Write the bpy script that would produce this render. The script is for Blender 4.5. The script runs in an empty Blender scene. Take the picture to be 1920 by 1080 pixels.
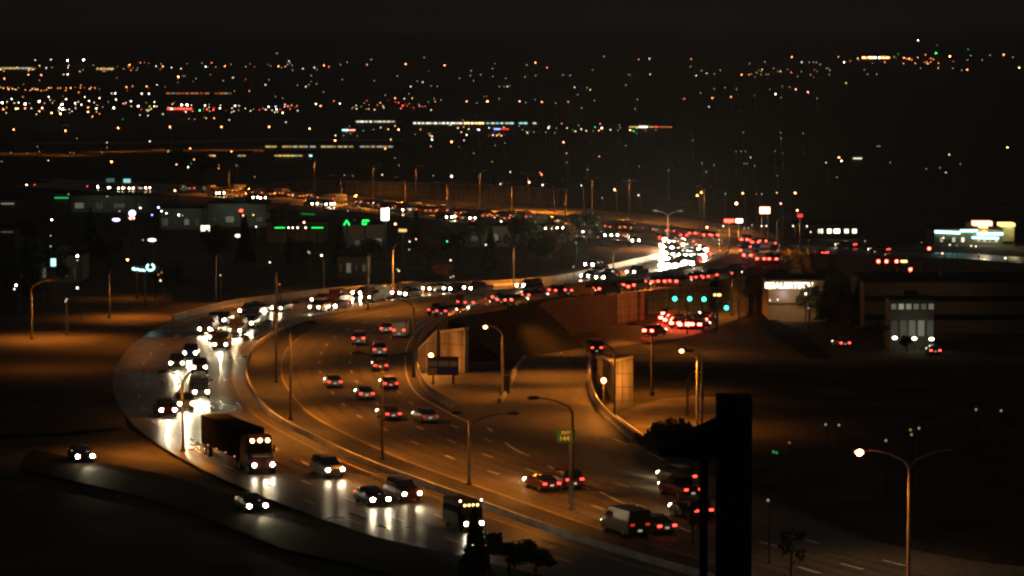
import bpy, math, random
from mathutils import Vector, Matrix
R = math.radians
random.seed(7)
S = bpy.context.scene
COL = S.collection
# ------------------------------------------------------------------ camera
H = 38.0; F = 6000.0; HOR = 95.0
PITCH = math.atan((540 - HOR) / F)
cam_d = bpy.data.cameras.new('camera'); cam = bpy.data.objects.new('camera', cam_d); COL.objects.link(cam)
cam_d.sensor_width = 36; cam_d.lens = F / 1920 * 36; cam_d.clip_start = 1; cam_d.clip_end = 60000
cam.location = (0, 0, H); cam.rotation_euler = (math.pi / 2 - PITCH, 0, 0)
S.camera = cam
# ------------------------------------------------------------------ night sky, faint city skyglow from overhead
w = bpy.data.worlds.new("World"); S.world = w; w.use_nodes = True
nt = w.node_tree; bg = nt.nodes['Background']
tc = nt.nodes.new('ShaderNodeTexCoord'); sp = nt.nodes.new('ShaderNodeSeparateXYZ'); cr = nt.nodes.new('ShaderNodeValToRGB')
nt.links.new(tc.outputs['Generated'], sp.inputs[0]); nt.links.new(sp.outputs['Z'], cr.inputs[0]); nt.links.new(cr.outputs[0], bg.inputs[0])
cr.color_ramp.elements[0].position = 0.05; cr.color_ramp.elements[0].color = (.0052, .0050, .0052, 1)
cr.color_ramp.elements[1].position = 0.6; cr.color_ramp.elements[1].color = (.022, .021, .020, 1)
bg.inputs[1].default_value = 1.0
S.view_settings.view_transform = 'Standard'; S.view_settings.look = 'None'
S.view_settings.exposure = 0; S.view_settings.gamma = 1
S.cycles.use_denoising = True
S.cycles.use_light_tree = True
S.cycles.max_bounces = 5; S.cycles.diffuse_bounces = 2; S.cycles.glossy_bounces = 2; S.cycles.volume_bounces = 0
S.cycles.transmission_bounces = 2; S.cycles.transparent_max_bounces = 4
S.cycles.sample_clamp_indirect = 3
S.cycles.pixel_filter_type = 'BLACKMAN_HARRIS'; S.cycles.filter_width = 2.4
S.cycles.caustics_reflective = False; S.cycles.caustics_refractive = False

# ------------------------------------------------------------------ projection helpers
CP, SP = math.cos(PITCH), math.sin(PITCH)
def ray(u, v):
    a = (u - 960) / F; b = (540 - v) / F
    return Vector((a, CP + b * SP, -SP + b * CP))
def P(u, v, z=0.0):
    d = ray(u, v); t = (z - H) / d.z
    return Vector((0, 0, H)) + d * t
def crom(pts, n=6):
    out = []
    m = len(pts)
    for i in range(m - 1):
        p0, p1, p2, p3 = pts[max(i - 1, 0)], pts[i], pts[i + 1], pts[min(i + 2, m - 1)]
        for k in range(n):
            t = k / n
            out.append(tuple(.5 * ((2 * b) + (-a + c) * t + (2 * a - 5 * b + 4 * c - d) * t * t + (-a + 3 * b - 3 * c + d) * t ** 3) for a, b, c, d in zip(p0, p1, p2, p3)))
    out.append(tuple(pts[-1]))
    return out
def W(px, z=0, n=6):
    return [P(u, v, z) for u, v in crom(px, n)]
MED = [(1500, 1140), (1330, 1088), (1120, 1025), (1000, 985), (850, 930), (700, 875), (600, 830), (510, 780), (470, 730), (461, 695), (470, 665), (487, 645), (525, 620), (580, 600),
       (660, 582), (760, 566), (880, 553), (1000, 543), (1100, 532), (1200, 519), (1280, 505), (1340, 490), (1366, 474), (1355, 458), (1300, 445), (1200, 434), (1100, 425),
       (1000, 415), (930, 408), (850, 400), (750, 389), (620, 374), (480, 361), (330, 351), (100, 341)]
LED = [(1300, 1180), (1100, 1120), (900, 1068), (750, 1020), (640, 985), (530, 945), (400, 890), (300, 835), (240, 785), (212, 730), (222, 680), (262, 635), (325, 602), (420, 577), (500, 565),
       (640, 549), (760, 542), (900, 537), (1000, 531), (1060, 524), (1110, 513), (1160, 501), (1230, 485), (1262, 474), (1268, 465), (1240, 459), (1180, 453), (1100, 445), (1000, 434),
       (900, 422), (800, 410), (700, 400), (560, 386), (400, 371), (200, 359), (20, 350)]
RED = [(900, 790), (850, 765), (805, 738), (784, 700), (783, 655), (800, 622), (835, 597), (900, 580), (960, 569), (1060, 553), (1140, 542), (1240, 530), (1310, 519), (1400, 501), (1445, 485), (1462, 470),
       (1448, 456), (1390, 443), (1300, 431), (1250, 425), (1150, 415), (1000, 402), (850, 388), (700, 373), (560, 360), (400, 348), (200, 341), (60, 336)]
MEDW, LEDW, REDW = W(MED), W(LED), W(RED)
def red_x(Y):
    best = None
    for a, b in zip(REDW, REDW[1:]):
        if a.y <= Y <= b.y and b.y > a.y:
            return a.x + (b.x - a.x) * (Y - a.y) / (b.y - a.y)
    return None
YR0 = REDW[6].y
THR = {}
def thr(Y):
    Y = round(Y)
    if Y not in THR:
        if Y < 340: THR[Y] = -12 + (340 - Y) * .0
        elif Y > 608: THR[Y] = 56.
        else:
            x = red_x(Y); THR[Y] = (x if x is not None else -12) - 5 - 16 * sstep(492, 506, Y)
    return THR[Y]
def sstep(a, b, x):
    t = min(1, max(0, (x - a) / (b - a))); return t * t * (3 - 2 * t)
def low(Y):                                     # how deep the low ground right of the highway lies
    if Y < 378: return 0.
    d = 7 * sstep(378, 480, Y)
    return d * (1 - sstep(900, 1300, Y))
def g(x, y):
    z = -0.3
    if y < 205: z += 36.5 * (1 - y / 205)
    if y > 340 and y < 1300:
        z -= low(y) * sstep(0, 4, x - thr(y))
    if y > 2600: z += (y - 2600) * .0098 + 6 * math.sin(x / 900) * sstep(2600, 5000, y)
    return z
def hit(u, v, h=0.0):                            # where the pixel's ray meets the ground raised by h
    d = ray(u, v); o = Vector((0, 0, H)); t = 150.
    prev = None
    while t < 26000:
        p = o + d * t
        dz = p.z - g(p.x, p.y) - h
        if dz < 0 and prev is not None:
            lo, hi = prev, t
            for _ in range(30):
                m = (lo + hi) / 2; q = o + d * m
                if q.z - g(q.x, q.y) - h < 0: hi = m
                else: lo = m
            return o + d * hi
        if dz >= 0: prev = t
        t *= 1.012
    return o + d * 11000

# ------------------------------------------------------------------ materials
MATS = {}
def mat(name, col, rough=.7, metal=0., noise=0., scale=2., emit=None, es=0., spec=.5, bump=0.):
    if name in MATS: return MATS[name]
    m = bpy.data.materials.new(name); m.use_nodes = True; n = m.node_tree; b = n.nodes['Principled BSDF']
    b.inputs['Roughness'].default_value = rough; b.inputs['Metallic'].default_value = metal
    b.inputs['Specular IOR Level'].default_value = spec
    b.inputs['Base Color'].default_value = (*col, 1)
    if noise or bump:
        t = n.nodes.new('ShaderNodeTexCoord'); nz = n.nodes.new('ShaderNodeTexNoise'); nz.inputs['Scale'].default_value = scale; nz.inputs['Detail'].default_value = 6
        n.links.new(t.outputs['Object'], nz.inputs['Vector'])
        if noise:
            r = n.nodes.new('ShaderNodeValToRGB')
            r.color_ramp.elements[0].position = .3; r.color_ramp.elements[1].position = .7
            r.color_ramp.elements[0].color = (*[c * (1 - noise) for c in col], 1); r.color_ramp.elements[1].color = (*[min(1, c * (1 + noise)) for c in col], 1)
            n.links.new(nz.outputs['Fac'], r.inputs[0]); n.links.new(r.outputs[0], b.inputs['Base Color'])
        if bump:
            bp = n.nodes.new('ShaderNodeBump'); bp.inputs['Strength'].default_value = bump; bp.inputs['Distance'].default_value = .05
            n.links.new(nz.outputs['Fac'], bp.inputs['Height']); n.links.new(bp.outputs[0], b.inputs['Normal'])
    if emit:
        b.inputs['Emission Color'].default_value = (*emit, 1); b.inputs['Emission Strength'].default_value = es
        m.cycles.emission_sampling = 'FRONT' if es > 3 else 'NONE'
    MATS[name] = m
    return m
def road_mat(name, col, rough, spec=.3):
    m = mat(name, col, rough, spec=spec)
    n = m.node_tree; b = n.nodes['Principled BSDF']
    t = n.nodes.new('ShaderNodeTexCoord')
    big = n.nodes.new('ShaderNodeTexNoise'); big.inputs['Scale'].default_value = .06; big.inputs['Detail'].default_value = 5
    fine = n.nodes.new('ShaderNodeTexNoise'); fine.inputs['Scale'].default_value = 1.4; fine.inputs['Detail'].default_value = 8
    mx = n.nodes.new('ShaderNodeMath'); mx.operation = 'MULTIPLY'
    n.links.new(t.outputs['Object'], big.inputs['Vector']); n.links.new(t.outputs['Object'], fine.inputs['Vector'])
    n.links.new(big.outputs['Fac'], mx.inputs[0]); n.links.new(fine.outputs['Fac'], mx.inputs[1])
    r = n.nodes.new('ShaderNodeValToRGB'); r.color_ramp.elements[0].position = .12; r.color_ramp.elements[1].position = .4
    r.color_ramp.elements[0].color = (*[c * .5 for c in col], 1); r.color_ramp.elements[1].color = (*[c * 1.4 for c in col], 1)
    n.links.new(mx.outputs[0], r.inputs[0]); n.links.new(r.outputs[0], b.inputs['Base Color'])
    rr = n.nodes.new('ShaderNodeMapRange'); rr.inputs[1].default_value = .35; rr.inputs[2].default_value = .65; rr.inputs[3].default_value = rough - .1; rr.inputs[4].default_value = rough + .15
    n.links.new(big.outputs['Fac'], rr.inputs[0]); n.links.new(rr.outputs[0], b.inputs['Roughness'])
    bp = n.nodes.new('ShaderNodeBump'); bp.inputs['Strength'].default_value = .25; bp.inputs['Distance'].default_value = .03
    n.links.new(fine.outputs['Fac'], bp.inputs['Height']); n.links.new(bp.outputs[0], b.inputs['Normal'])
    return m
ASPH = road_mat('glossy_asphalt', (.095, .08, .062), .34, .28)  # smooth finish stands in for the long streaks of moving headlights
CONCR = road_mat('pale_concrete_road', (.15, .13, .10), .6, .12)
EARTH = mat('dry_grass_earth', (.06, .05, .035), .95, noise=.5, scale=.12, spec=.1)
BANK = mat('bank_earth', (.035, .028, .02), .95, noise=.45, scale=.4, spec=.1)
BARR = mat('barrier_concrete', (.36, .34, .30), .8, noise=.25, scale=.6)
BARRL = mat('pale_barrier_concrete', (.5, .47, .41), .8, noise=.3, scale=.5)  # paler barrier concrete, the lamp light on its top put into the colour
BANKW = mat('dark_wall', (.025, .022, .018), .9, noise=.4, scale=.4)  # concrete darkened in colour so these parts stay dim
WALLC = mat('wall_concrete', (.33, .30, .25), .85, noise=.22, scale=.35)
PAINTW = mat('road_paint', (.7, .68, .6), .6, noise=.2, scale=1.5)
PAINTY = mat('yellow_road_paint', (.6, .42, .08), .6, noise=.2, scale=1.5)
STEEL = mat('galvanised_steel', (.055, .052, .047), .6, .1, noise=.15, scale=2)  # steel darkened in colour so the poles stand as silhouettes
STEELP = mat('pale_steel', (.36, .34, .31), .6, .2, noise=.15, scale=2)  # paler copy of the steel, for poles that catch the light
MATTE = road_mat('matte_brown_asphalt', (.075, .058, .042), .85, .02)
SHOULD = road_mat('dark_shoulder', (.05, .047, .042), .5, .2)
DASPH = road_mat('dark_asphalt', (.016, .014, .012), .8, .02)  # asphalt darkened in colour so unlit roads stay near black
BLACK = mat('dark_paint', (.02, .02, .02), .5)
GLASS = mat('dark_glass', (.012, .014, .016), .08, spec=.7)
RUBBER = mat('rubber', (.02, .02, .02), .8)
BARK = mat('bark', (.07, .05, .035), .9, noise=.4, scale=3)
LEAF = mat('dark_leaf', (.05, .07, .028), .7, noise=.5, scale=.7)
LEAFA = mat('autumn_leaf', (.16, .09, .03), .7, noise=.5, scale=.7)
PINE = mat('pine_needle', (.03, .045, .022), .8, noise=.4, scale=1)
SIGNG = mat('sign_green', (.002, .075, .06), .5)
SIGNB = mat('sign_blue', (.01, .04, .25), .5)
SIGNW = mat('sign_white', (.75, .74, .68), .5)
TAN = mat('tan_stucco', (.30, .24, .16), .85, noise=.15, scale=.5)
BRICKD = mat('dark_brick', (.03, .027, .025), .9, noise=.4, scale=3, spec=.1)
ROOFD = mat('dark_shingle', (.022, .022, .024), .95, noise=.4, scale=3, spec=.1)
EC = {'o': (1, .27, .075), 'w': (1, .84, .62), 'h': (1, .80, .50), 'u': (1, .20, .05), 'y': (1, .66, .20), 'r': (1, .05, .03), 'g': (.05, 1, .30), 'b': (.25, .32, 1), 'c': (.45, 1, .95), 'l': (.62, .55, 1), 'k': (.9, .85, .62),
      'p': (1, .34, .20), 'n': (.02, 1, .12), 't': (.02, 1, .62)}
def glow(c, s):
    return mat('light_%s_%g' % (c, s), (.02, .02, .02), emit=EC[c], es=s)

def panel_joints(m, col):
    n = m.node_tree; b = n.nodes['Principled BSDF']; t = n.nodes.new('ShaderNodeTexCoord'); sx = n.nodes.new('ShaderNodeSeparateXYZ'); cb = n.nodes.new('ShaderNodeCombineXYZ')
    n.links.new(t.outputs['Object'], sx.inputs[0]); n.links.new(sx.outputs['X'], cb.inputs[0]); n.links.new(sx.outputs['Z'], cb.inputs[1])
    br = n.nodes.new('ShaderNodeTexBrick'); br.inputs['Scale'].default_value = 1; br.inputs['Brick Width'].default_value = 1.5; br.inputs['Row Height'].default_value = 1.5; br.inputs['Mortar Size'].default_value = .05
    br.offset = 0; br.inputs['Color1'].default_value = (*col, 1); br.inputs['Color2'].default_value = (*[c * .82 for c in col], 1); br.inputs['Mortar'].default_value = (*[c * .35 for c in col], 1)
    n.links.new(cb.outputs[0], br.inputs['Vector'])
    mp = n.nodes.new('ShaderNodeMapping'); mp.inputs['Scale'].default_value = (1.6, 1.6, .18); nz = n.nodes.new('ShaderNodeTexNoise'); nz.inputs['Scale'].default_value = 1; nz.inputs['Detail'].default_value = 6
    n.links.new(t.outputs['Object'], mp.inputs[0]); n.links.new(mp.outputs[0], nz.inputs['Vector'])
    r = n.nodes.new('ShaderNodeMapRange'); r.inputs[1].default_value = .35; r.inputs[2].default_value = .6; r.inputs[3].default_value = .5; r.inputs[4].default_value = 1.05
    mx = n.nodes.new('ShaderNodeVectorMath'); mx.operation = 'MULTIPLY'; n.links.new(nz.outputs['Fac'], r.inputs[0]); n.links.new(br.outputs['Color'], mx.inputs[0]); n.links.new(r.outputs[0], mx.inputs[1])
    n.links.new(mx.outputs[0], b.inputs['Base Color'])
panel_joints(WALLC, (.30, .27, .22))
# ------------------------------------------------------------------ mesh builder
class MB:
    def __init__(s): s.v = []; s.f = []; s.m = []
    def face(s, pts, mi=0):
        b = len(s.v); s.v += [tuple(p) for p in pts]; s.f.append(tuple(range(b, b + len(pts)))); s.m.append(mi)
    def grid(s, rings, mi=0, close=True, caps=True):
        b = len(s.v); n = len(rings[0])
        for r in rings: s.v += [tuple(p) for p in r]
        for i in range(len(rings) - 1):
            for j in range(n if close else n - 1):
                k = (j + 1) % n
                s.f.append((b + i * n + j, b + i * n + k, b + (i + 1) * n + k, b + (i + 1) * n + j)); s.m.append(mi)
        if caps and close:
            s.f.append(tuple(b + j for j in reversed(range(n)))); s.m.append(mi)
            s.f.append(tuple(b + (len(rings) - 1) * n + j for j in range(n))); s.m.append(mi)
    def box(s, c, d, mi=0, rz=0, bev=0.):
        x, y, z = d[0] / 2, d[1] / 2, d[2] / 2
        e = bev if bev else min(x, y, z) * .06
        def ring(zz, q):
            r = [(-x + q, -y), (x - q, -y), (x, -y + q), (x, y - q), (x - q, y), (-x + q, y), (-x, y - q), (-x, -y + q)]
            ca, sa = math.cos(rz), math.sin(rz)
            return [(c[0] + a * ca - b * sa, c[1] + a * sa + b * ca, c[2] + zz) for a, b in r]
        s.grid([ring(-z, e), ring(z, e)], mi)
    def tube(s, pts, rs, mi=0, n=8):
        pts = [Vector(p) for p in pts]
        if not isinstance(rs, (list, tuple)): rs = [rs] * len(pts)
        rings = []
        for i, p in enumerate(pts):
            d = (pts[min(i + 1, len(pts) - 1)] - pts[max(i - 1, 0)]).normalized()
            a = d.cross(Vector((0, 0, 1)) if abs(d.z) < .9 else Vector((0, 1, 0))).normalized(); b = d.cross(a)
            rings.append([p + (a * math.cos(t * 2 * math.pi / n) + b * math.sin(t * 2 * math.pi / n)) * rs[i] for t in range(n)])
        s.grid(rings, mi)
    def ball(s, c, r, mi=0, seg=6, rings=4, sq=(1, 1, 1)):
        c = Vector(c); rr = []
        for i in range(1, rings):
            t = math.pi * i / rings
            rr.append([c + Vector((math.sin(t) * math.cos(a * 2 * math.pi / seg) * r * sq[0], math.sin(t) * math.sin(a * 2 * math.pi / seg) * r * sq[1], math.cos(t) * r * sq[2])) for a in range(seg)])
        b = len(s.v); s.grid(rr[::-1], mi, caps=False)
        s.v.append(tuple(c + Vector((0, 0, r * sq[2])))); s.v.append(tuple(c - Vector((0, 0, r * sq[2]))))
        top, bot = len(s.v) - 2, len(s.v) - 1; L = b + (rings - 2) * seg
        for j in range(seg):
            k = (j + 1) % seg
            s.f.append((L + j, L + k, top)); s.m.append(mi); s.f.append((b + k, b + j, bot)); s.m.append(mi)
    def mesh(s, name, mats):
        me = bpy.data.meshes.new(name); me.from_pydata(s.v, [], s.f)
        for m in (mats if isinstance(mats, (list, tuple)) else [mats]): me.materials.append(m)
        me.polygons.foreach_set('material_index', s.m); me.update()
        return me
def link(name, me, parent=None, loc=None, rz=0, label=None, cat=None, group=None, kind=None):
    o = bpy.data.objects.new(name, me); COL.objects.link(o)
    if parent: o.parent = parent
    if loc is not None: o.location = loc
    if rz: o.rotation_euler.z = rz
    if label: o['label'] = label
    if cat: o['category'] = cat
    if group: o['group'] = group
    if kind: o['kind'] = kind
    return o
def struct(name, mb, m): return link(name, mb.mesh(name, m), kind='structure')
def spot(name, loc, target, energy, col, angle, blend=.6, size=.15, parent=None):
    l = bpy.data.lights.new(name, 'SPOT'); l.energy = energy; l.color = col; l.spot_size = R(angle); l.spot_blend = blend; l.shadow_soft_size = size
    o = bpy.data.objects.new(name, l); COL.objects.link(o)
    if parent: o.parent = parent
    o.location = loc
    o.rotation_euler = (Vector(target) - Vector(loc)).to_track_quat('-Z', 'Y').to_euler()
    return o
def point(name, loc, energy, col, size=.2, parent=None):
    l = bpy.data.lights.new(name, 'POINT'); l.energy = energy; l.color = col; l.shadow_soft_size = size
    o = bpy.data.objects.new(name, l); COL.objects.link(o); o.location = loc
    if parent: o.parent = parent
    return o
SOD = (1, .31, .03)

# ------------------------------------------------------------------ ground
mb = MB()
ys = [20]
while ys[-1] < 20000:
    y = ys[-1]; ys.append(y + (2.5 if 320 < y < 700 else 6 if y < 1000 else y * .03))
cols = [i / 160 * 2 - 1 for i in range(161)]
rings = []
for y in ys:
    hw = 70 + y * .22
    rings.append([(c * hw, y, g(c * hw, y)) for c in cols])
mb.grid(rings, close=False)
mb.f = [tuple(reversed(f)) for f in mb.f]
struct('ground', mb, EARTH)
def poly_sheet(name, pts, m, dz=0.):
    b = MB(); b.face([(p[0], p[1], p[2] + dz) for p in pts])
    import bmesh
    me = b.mesh(name, m); bm = bmesh.new(); bm.from_mesh(me); bmesh.ops.triangulate(bm, faces=bm.faces[:], ngon_method='EAR_CLIP')
    for f in bm.faces:
        if f.normal.z < 0: f.normal_flip()
    bm.to_mesh(me); bm.free()
    return link(name, me, kind='structure')
def ribbon(name, A, B, m, dz=0.):
    b = MB(); b.grid([[(p.x, p.y, p.z + dz) for p in (A[i], B[i])] for i in range(len(A))], close=False)
    me = b.mesh(name, m)
    for pl in me.polygons:
        if pl.normal.z < 0: pl.flip()
    me.update()
    return link(name, me, kind='structure')
# closed road sheets (world coordinates found on the z = 0 plane)
poly_sheet('highway_road', LEDW + list(reversed(MEDW)), ASPH)
OUT_R = [(1560, 1180), (1980, 1180), (1980, 1066), (1860, 1056), (1740, 1036), (1640, 1012), (1540, 975), (1440, 935), (1350, 895), (1262, 866), (1200, 832), (1160, 800), (1120, 790), (1020, 785), (960, 790)]
outer = [P(u, v) for u, v in OUT_R] + REDW
poly_sheet('highway_road', list(reversed(MEDW)) + outer, CONCR, .0)
# on-ramp climbing from the low street
def ground_pt(u, v, h=.3):
    return hit(u, v, h)
RL = crom([(1010, 648), (985, 664), (962, 690), (950, 722), (930, 755), (890, 800)], 12)
RR = crom([(1112, 648), (1111, 680), (1113, 712), (1120, 745), (1140, 778), (1196, 828)], 12)
RLw, RRw = [ground_pt(u, v) for u, v in RL], [ground_pt(u, v) for u, v in RR]
m_ = MB(); rg_ = []
for a_, c_ in zip(RLw, RRw):
    row = []
    for k_ in range(9):
        q_ = a_.lerp(c_, k_ / 8); row.append(Vector((q_.x, q_.y, g(q_.x, q_.y) + .34)))
    rg_.append(row)
m_.grid(rg_, close=False); me_ = m_.mesh('ramp_road', CONCR)
for pl_ in me_.polygons:
    if pl_.normal.z < 0: pl_.flip()
me_.update(); link('ramp_road', me_, kind='structure')
# frontage ramp in the dark at lower left and pavement at far left
FA = W([(60, 842), (160, 862), (300, 888), (440, 930), (560, 968), (700, 1005), (900, 1052), (1150, 1110)], 0)
FB = W([(40, 880), (150, 905), (280, 935), (420, 985), (540, 1030), (680, 1062), (880, 1120), (1130, 1180)], 0)
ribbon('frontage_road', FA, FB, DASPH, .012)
poly_sheet('side_road', [P(u, v) for u, v in [(-80, 612), (60, 592), (160, 574), (300, 566), (420, 566), (480, 562), (325, 598), (262, 632), (222, 678), (212, 728), (235, 785), (235, 800), (120, 812), (-20, 815), (-200, 812), (-200, 640)]], MATTE, -.02)
# low street under the bridge
Z7 = -7.0
poly_sheet('low_street', [P(u, v, Z7) for u, v in [(960, 668), (1080, 626), (1140, 603), (1200, 588), (1235, 560), (1235, 500), (1345, 500), (1352, 560), (1400, 575), (1400, 592), (1345, 612), (1290, 632), (1180, 646), (1112, 656), (1050, 662)]], CONCR, .0)
poly_sheet('service_road', [P(u, v, Z7) for u, v in [(1402, 575), (1500, 620), (1600, 700), (1720, 790), (1690, 790), (1570, 702), (1450, 632), (1402, 593)]], DASPH, .0)
poly_sheet('cross_street', [hit(u, v, .1) for u, v in [(1470, 458), (1560, 462), (1660, 470), (1780, 474), (1990, 486), (1990, 500), (1800, 484), (1640, 480), (1540, 476), (1465, 468)]], ASPH, 0)
# far frontage / exit lanes above the highway, lit orange
poly_sheet('exit_road', [P(u, v) for u, v in [(1250, 422), (1150, 411), (1000, 398), (850, 383), (700, 367), (560, 354), (420, 345), (560, 347), (700, 357), (850, 370), (960, 380), (1080, 390), (1250, 405), (1400, 425), (1450, 450), (1390, 439), (1300, 428)]], CONCR, -.05)
poly_sheet('far_road', [hit(u, v, .12) for u, v in [(60, 266), (300, 265), (520, 259), (760, 262), (760, 265), (520, 263), (300, 270), (60, 270)]], CONCR)

# ------------------------------------------------------------------ curve tools
def arclen(pts):
    L = [0]
    for a, b in zip(pts, pts[1:]): L.append(L[-1] + (b - a).length)
    return L
def resample(pts, step):
    L = arclen(pts); out = []; n = int(L[-1] / step); j = 0
    for i in range(n + 1):
        s = i * step
        while j < len(L) - 2 and L[j + 1] < s: j += 1
        t = (s - L[j]) / max(1e-6, L[j + 1] - L[j]); out.append(pts[j].lerp(pts[j + 1], t))
    return out
def offset(pts, d):
    out = []
    for i, p in enumerate(pts):
        t = (pts[min(i + 1, len(pts) - 1)] - pts[max(i - 1, 0)]); t.z = 0; t.normalize()
        out.append(Vector((p.x + t.y * d, p.y - t.x * d, p.z)))
    return out
MEDR = resample(MEDW, 3.0)
def near_t(p):
    best = min(range(len(MEDR)), key=lambda i: (MEDR[i].x - p.x) ** 2 + (MEDR[i].y - p.y) ** 2)
    a, b = MEDR[max(best - 2, 0)], MEDR[min(best + 2, len(MEDR) - 1)]
    d = b - a; return math.atan2(d.y, d.x), best
TRK = road_mat('worn_tyre_track', (.10, .088, .07), .55, .12)
for d_ in (5.6, 7.5, 9.4, 11.1, 13.0, 14.7):
    ribbon('tyre_track', offset(MEDR[:150], d_), offset(MEDR[:150], d_ + .55), TRK, .005)
TRK2 = road_mat('dark_tyre_track', (.06, .052, .042), .3, .28)
for d_ in (-2.7, -4.4, -6.3, -8.0, -10.0, -11.7):
    ribbon('tyre_track', offset(MEDR[:150], d_), offset(MEDR[:150], d_ + .5), TRK2, .005)
# lane markings: dashes and edge lines following the median (offset > 0 is the outbound side)
def line_mark(name, pts, m, dash=None, wd=.15, z=.008):
    b = MB(); step = 3.0
    for i in range(len(pts) - 1):
        if dash and i % dash[0] >= dash[1]: continue
        a, c = pts[i], pts[i + 1]; t = (c - a); t.z = 0; t.normalize(); nrm = Vector((t.y, -t.x, 0)) * wd / 2
        b.face([a + nrm + Vector((0, 0, z)), c + nrm + Vector((0, 0, z)), c - nrm + Vector((0, 0, z)), a - nrm + Vector((0, 0, z))])
    me = b.mesh(name, m)
    for pl in me.polygons:
        if pl.normal.z < 0: pl.flip()
    return link(name, me, kind='structure')
for d in (8.8, 12.5, 16.2): line_mark('lane_marking', offset(MEDR, d), PAINTW, (4, 1), .2)
for d in (-5.2, -8.9, -12.6): line_mark('lane_marking', offset(MEDR, d), PAINTW, (4, 1), .2)
for d in (4.2, -1.6): line_mark('edge_line', offset(MEDR, d), PAINTY, None, .12)
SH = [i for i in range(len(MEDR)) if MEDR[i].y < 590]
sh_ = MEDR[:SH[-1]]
ribbon('road_shoulder', offset(sh_, .1), offset(sh_, 3.9), SHOULD, .004)  # darker strip along the outbound side of the median barrier
line_mark('edge_line', offset(resample(W(LED[12:]), 3), 1.6), PAINTW, None, .15)
line_mark('edge_line', offset(resample(REDW, 3), -1.4), PAINTW, None, .2)
line_mark('lane_marking', resample([a.lerp(b, .5) for a, b in zip(RLw, RRw)], 3), PAINTW, (4, 1), .2, .02)
line_mark('edge_line', resample([P(1150, 775), P(1240, 840), P(1330, 892)], 3), PAINTW, None, .2)
line_mark('lane_marking', resample([P(1060, 770), P(1130, 815), P(1230, 855), P(1320, 905)], 3), PAINTW, (4, 2), .25)
line_mark('edge_line', resample([P(900, 790), P(960, 840), P(1060, 890), P(1160, 940), P(1300, 1000)], 3), PAINTW, (6, 3), .3)
# ------------------------------------------------------------------ barriers and walls
def barrier(name, pts, label, cat='barrier', h=.85, m=None, wtop=.16, wbot=.5, group=None):
    b = MB(); prof = [(-wbot / 2, 0), (-wbot / 2, .1), (-wtop / 2 - .03, .3), (-wtop / 2, h), (wtop / 2, h), (wtop / 2 + .03, .3), (wbot / 2, .1), (wbot / 2, 0)]
    rings = []
    for i, p in enumerate(pts):
        t = pts[min(i + 1, len(pts) - 1)] - pts[max(i - 1, 0)]; t.z = 0; t.normalize(); nr = Vector((t.y, -t.x, 0))
        rings.append([p + nr * x + Vector((0, 0, z)) for x, z in prof])
    b.grid(rings)
    return link(name, b.mesh(name, m or BARR), label=label, cat=cat, group=group)
def cut(pts, i0, i1): return pts[i0:i1]
def px_sub(px, a, b, z=0, n=6):
    return W(px[a:b], z, n)
barrier('median_barrier', px_sub(MED, 0, 23), 'pale concrete median barrier sweeping round the bend between the two carriageways', h=.5, wbot=.34, wtop=.24, m=BARRL)
barrier('median_barrier', px_sub(MED, 23, len(MED)), 'distant concrete median barrier running up to the far left', h=.8)
barrier('outer_barrier', px_sub(LED, 12, 25), 'pale concrete barrier along the outer edge of the headlight lanes, ending bluntly at left', h=.9, wbot=.7, wtop=.3)
barrier('bridge_parapet', px_sub(RED, 5, 16), 'concrete parapet along the bridge and embankment edge above the low street', h=.8)
barrier('gore_barrier', px_sub(RED, 1, 6), 'curved dark barrier between the bend and the sunken ramp', h=.9)
barrier('ramp_barrier', offset(RRw[::3], .4), 'dark barrier along the right side of the ramp from the low street', h=.9)
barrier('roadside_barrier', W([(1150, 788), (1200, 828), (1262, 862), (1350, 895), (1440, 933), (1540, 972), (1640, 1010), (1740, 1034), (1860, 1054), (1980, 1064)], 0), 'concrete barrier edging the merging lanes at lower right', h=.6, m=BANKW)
barrier('ramp_barrier', offset(RLw[:50:3], -.4), 'low concrete barrier along the left side of the orange lit ramp', h=.4)
def wall_px(name, pts, ztop, label, thick=.6, m=None, cat='wall', zb=None, cap=True, h=0., vt=None):
    """a free-standing concrete wall whose foot follows the given ground pixels"""
    w3 = [hit(u, v, h) for u, v in pts]; b = MB()
    if vt: ztop = [H - (t - HOR) * p.y / F * 1.0 for t, p in zip(vt, w3)]
    fr = [(p.x, p.y, p.z - .5) for p in w3]; tp = [(p.x, p.y, ztop[i] if isinstance(ztop, (list, tuple)) else ztop) for i, p in enumerate(w3)]
    off = []
    for i, p in enumerate(w3):
        t = w3[min(i + 1, len(w3) - 1)] - w3[max(i - 1, 0)]; t.z = 0; t.normalize(); off.append(Vector((-t.y, t.x, 0)) * thick)
    rings = [[Vector(fr[i]), Vector(tp[i]), Vector(tp[i]) + off[i], Vector(fr[i]) + off[i]] for i in range(len(w3))]
    b.grid(rings)
    o = link(name, b.mesh(name, m or WALLC), label=label, cat=cat)
    if cap:
        c = MB(); up = Vector((0, 0, 1))
        rg = [[Vector(tp[i]) - off[i] * .25 + up * .003, Vector(tp[i]) - off[i] * .25 + up * .25, Vector(tp[i]) + off[i] * 1.25 + up * .25, Vector(tp[i]) + off[i] * 1.25 + up * .003] for i in range(len(w3))]
        c.grid(rg); link('coping', c.mesh('coping', BARR), o)
    return o
yw = hit(848, 697).y
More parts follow.
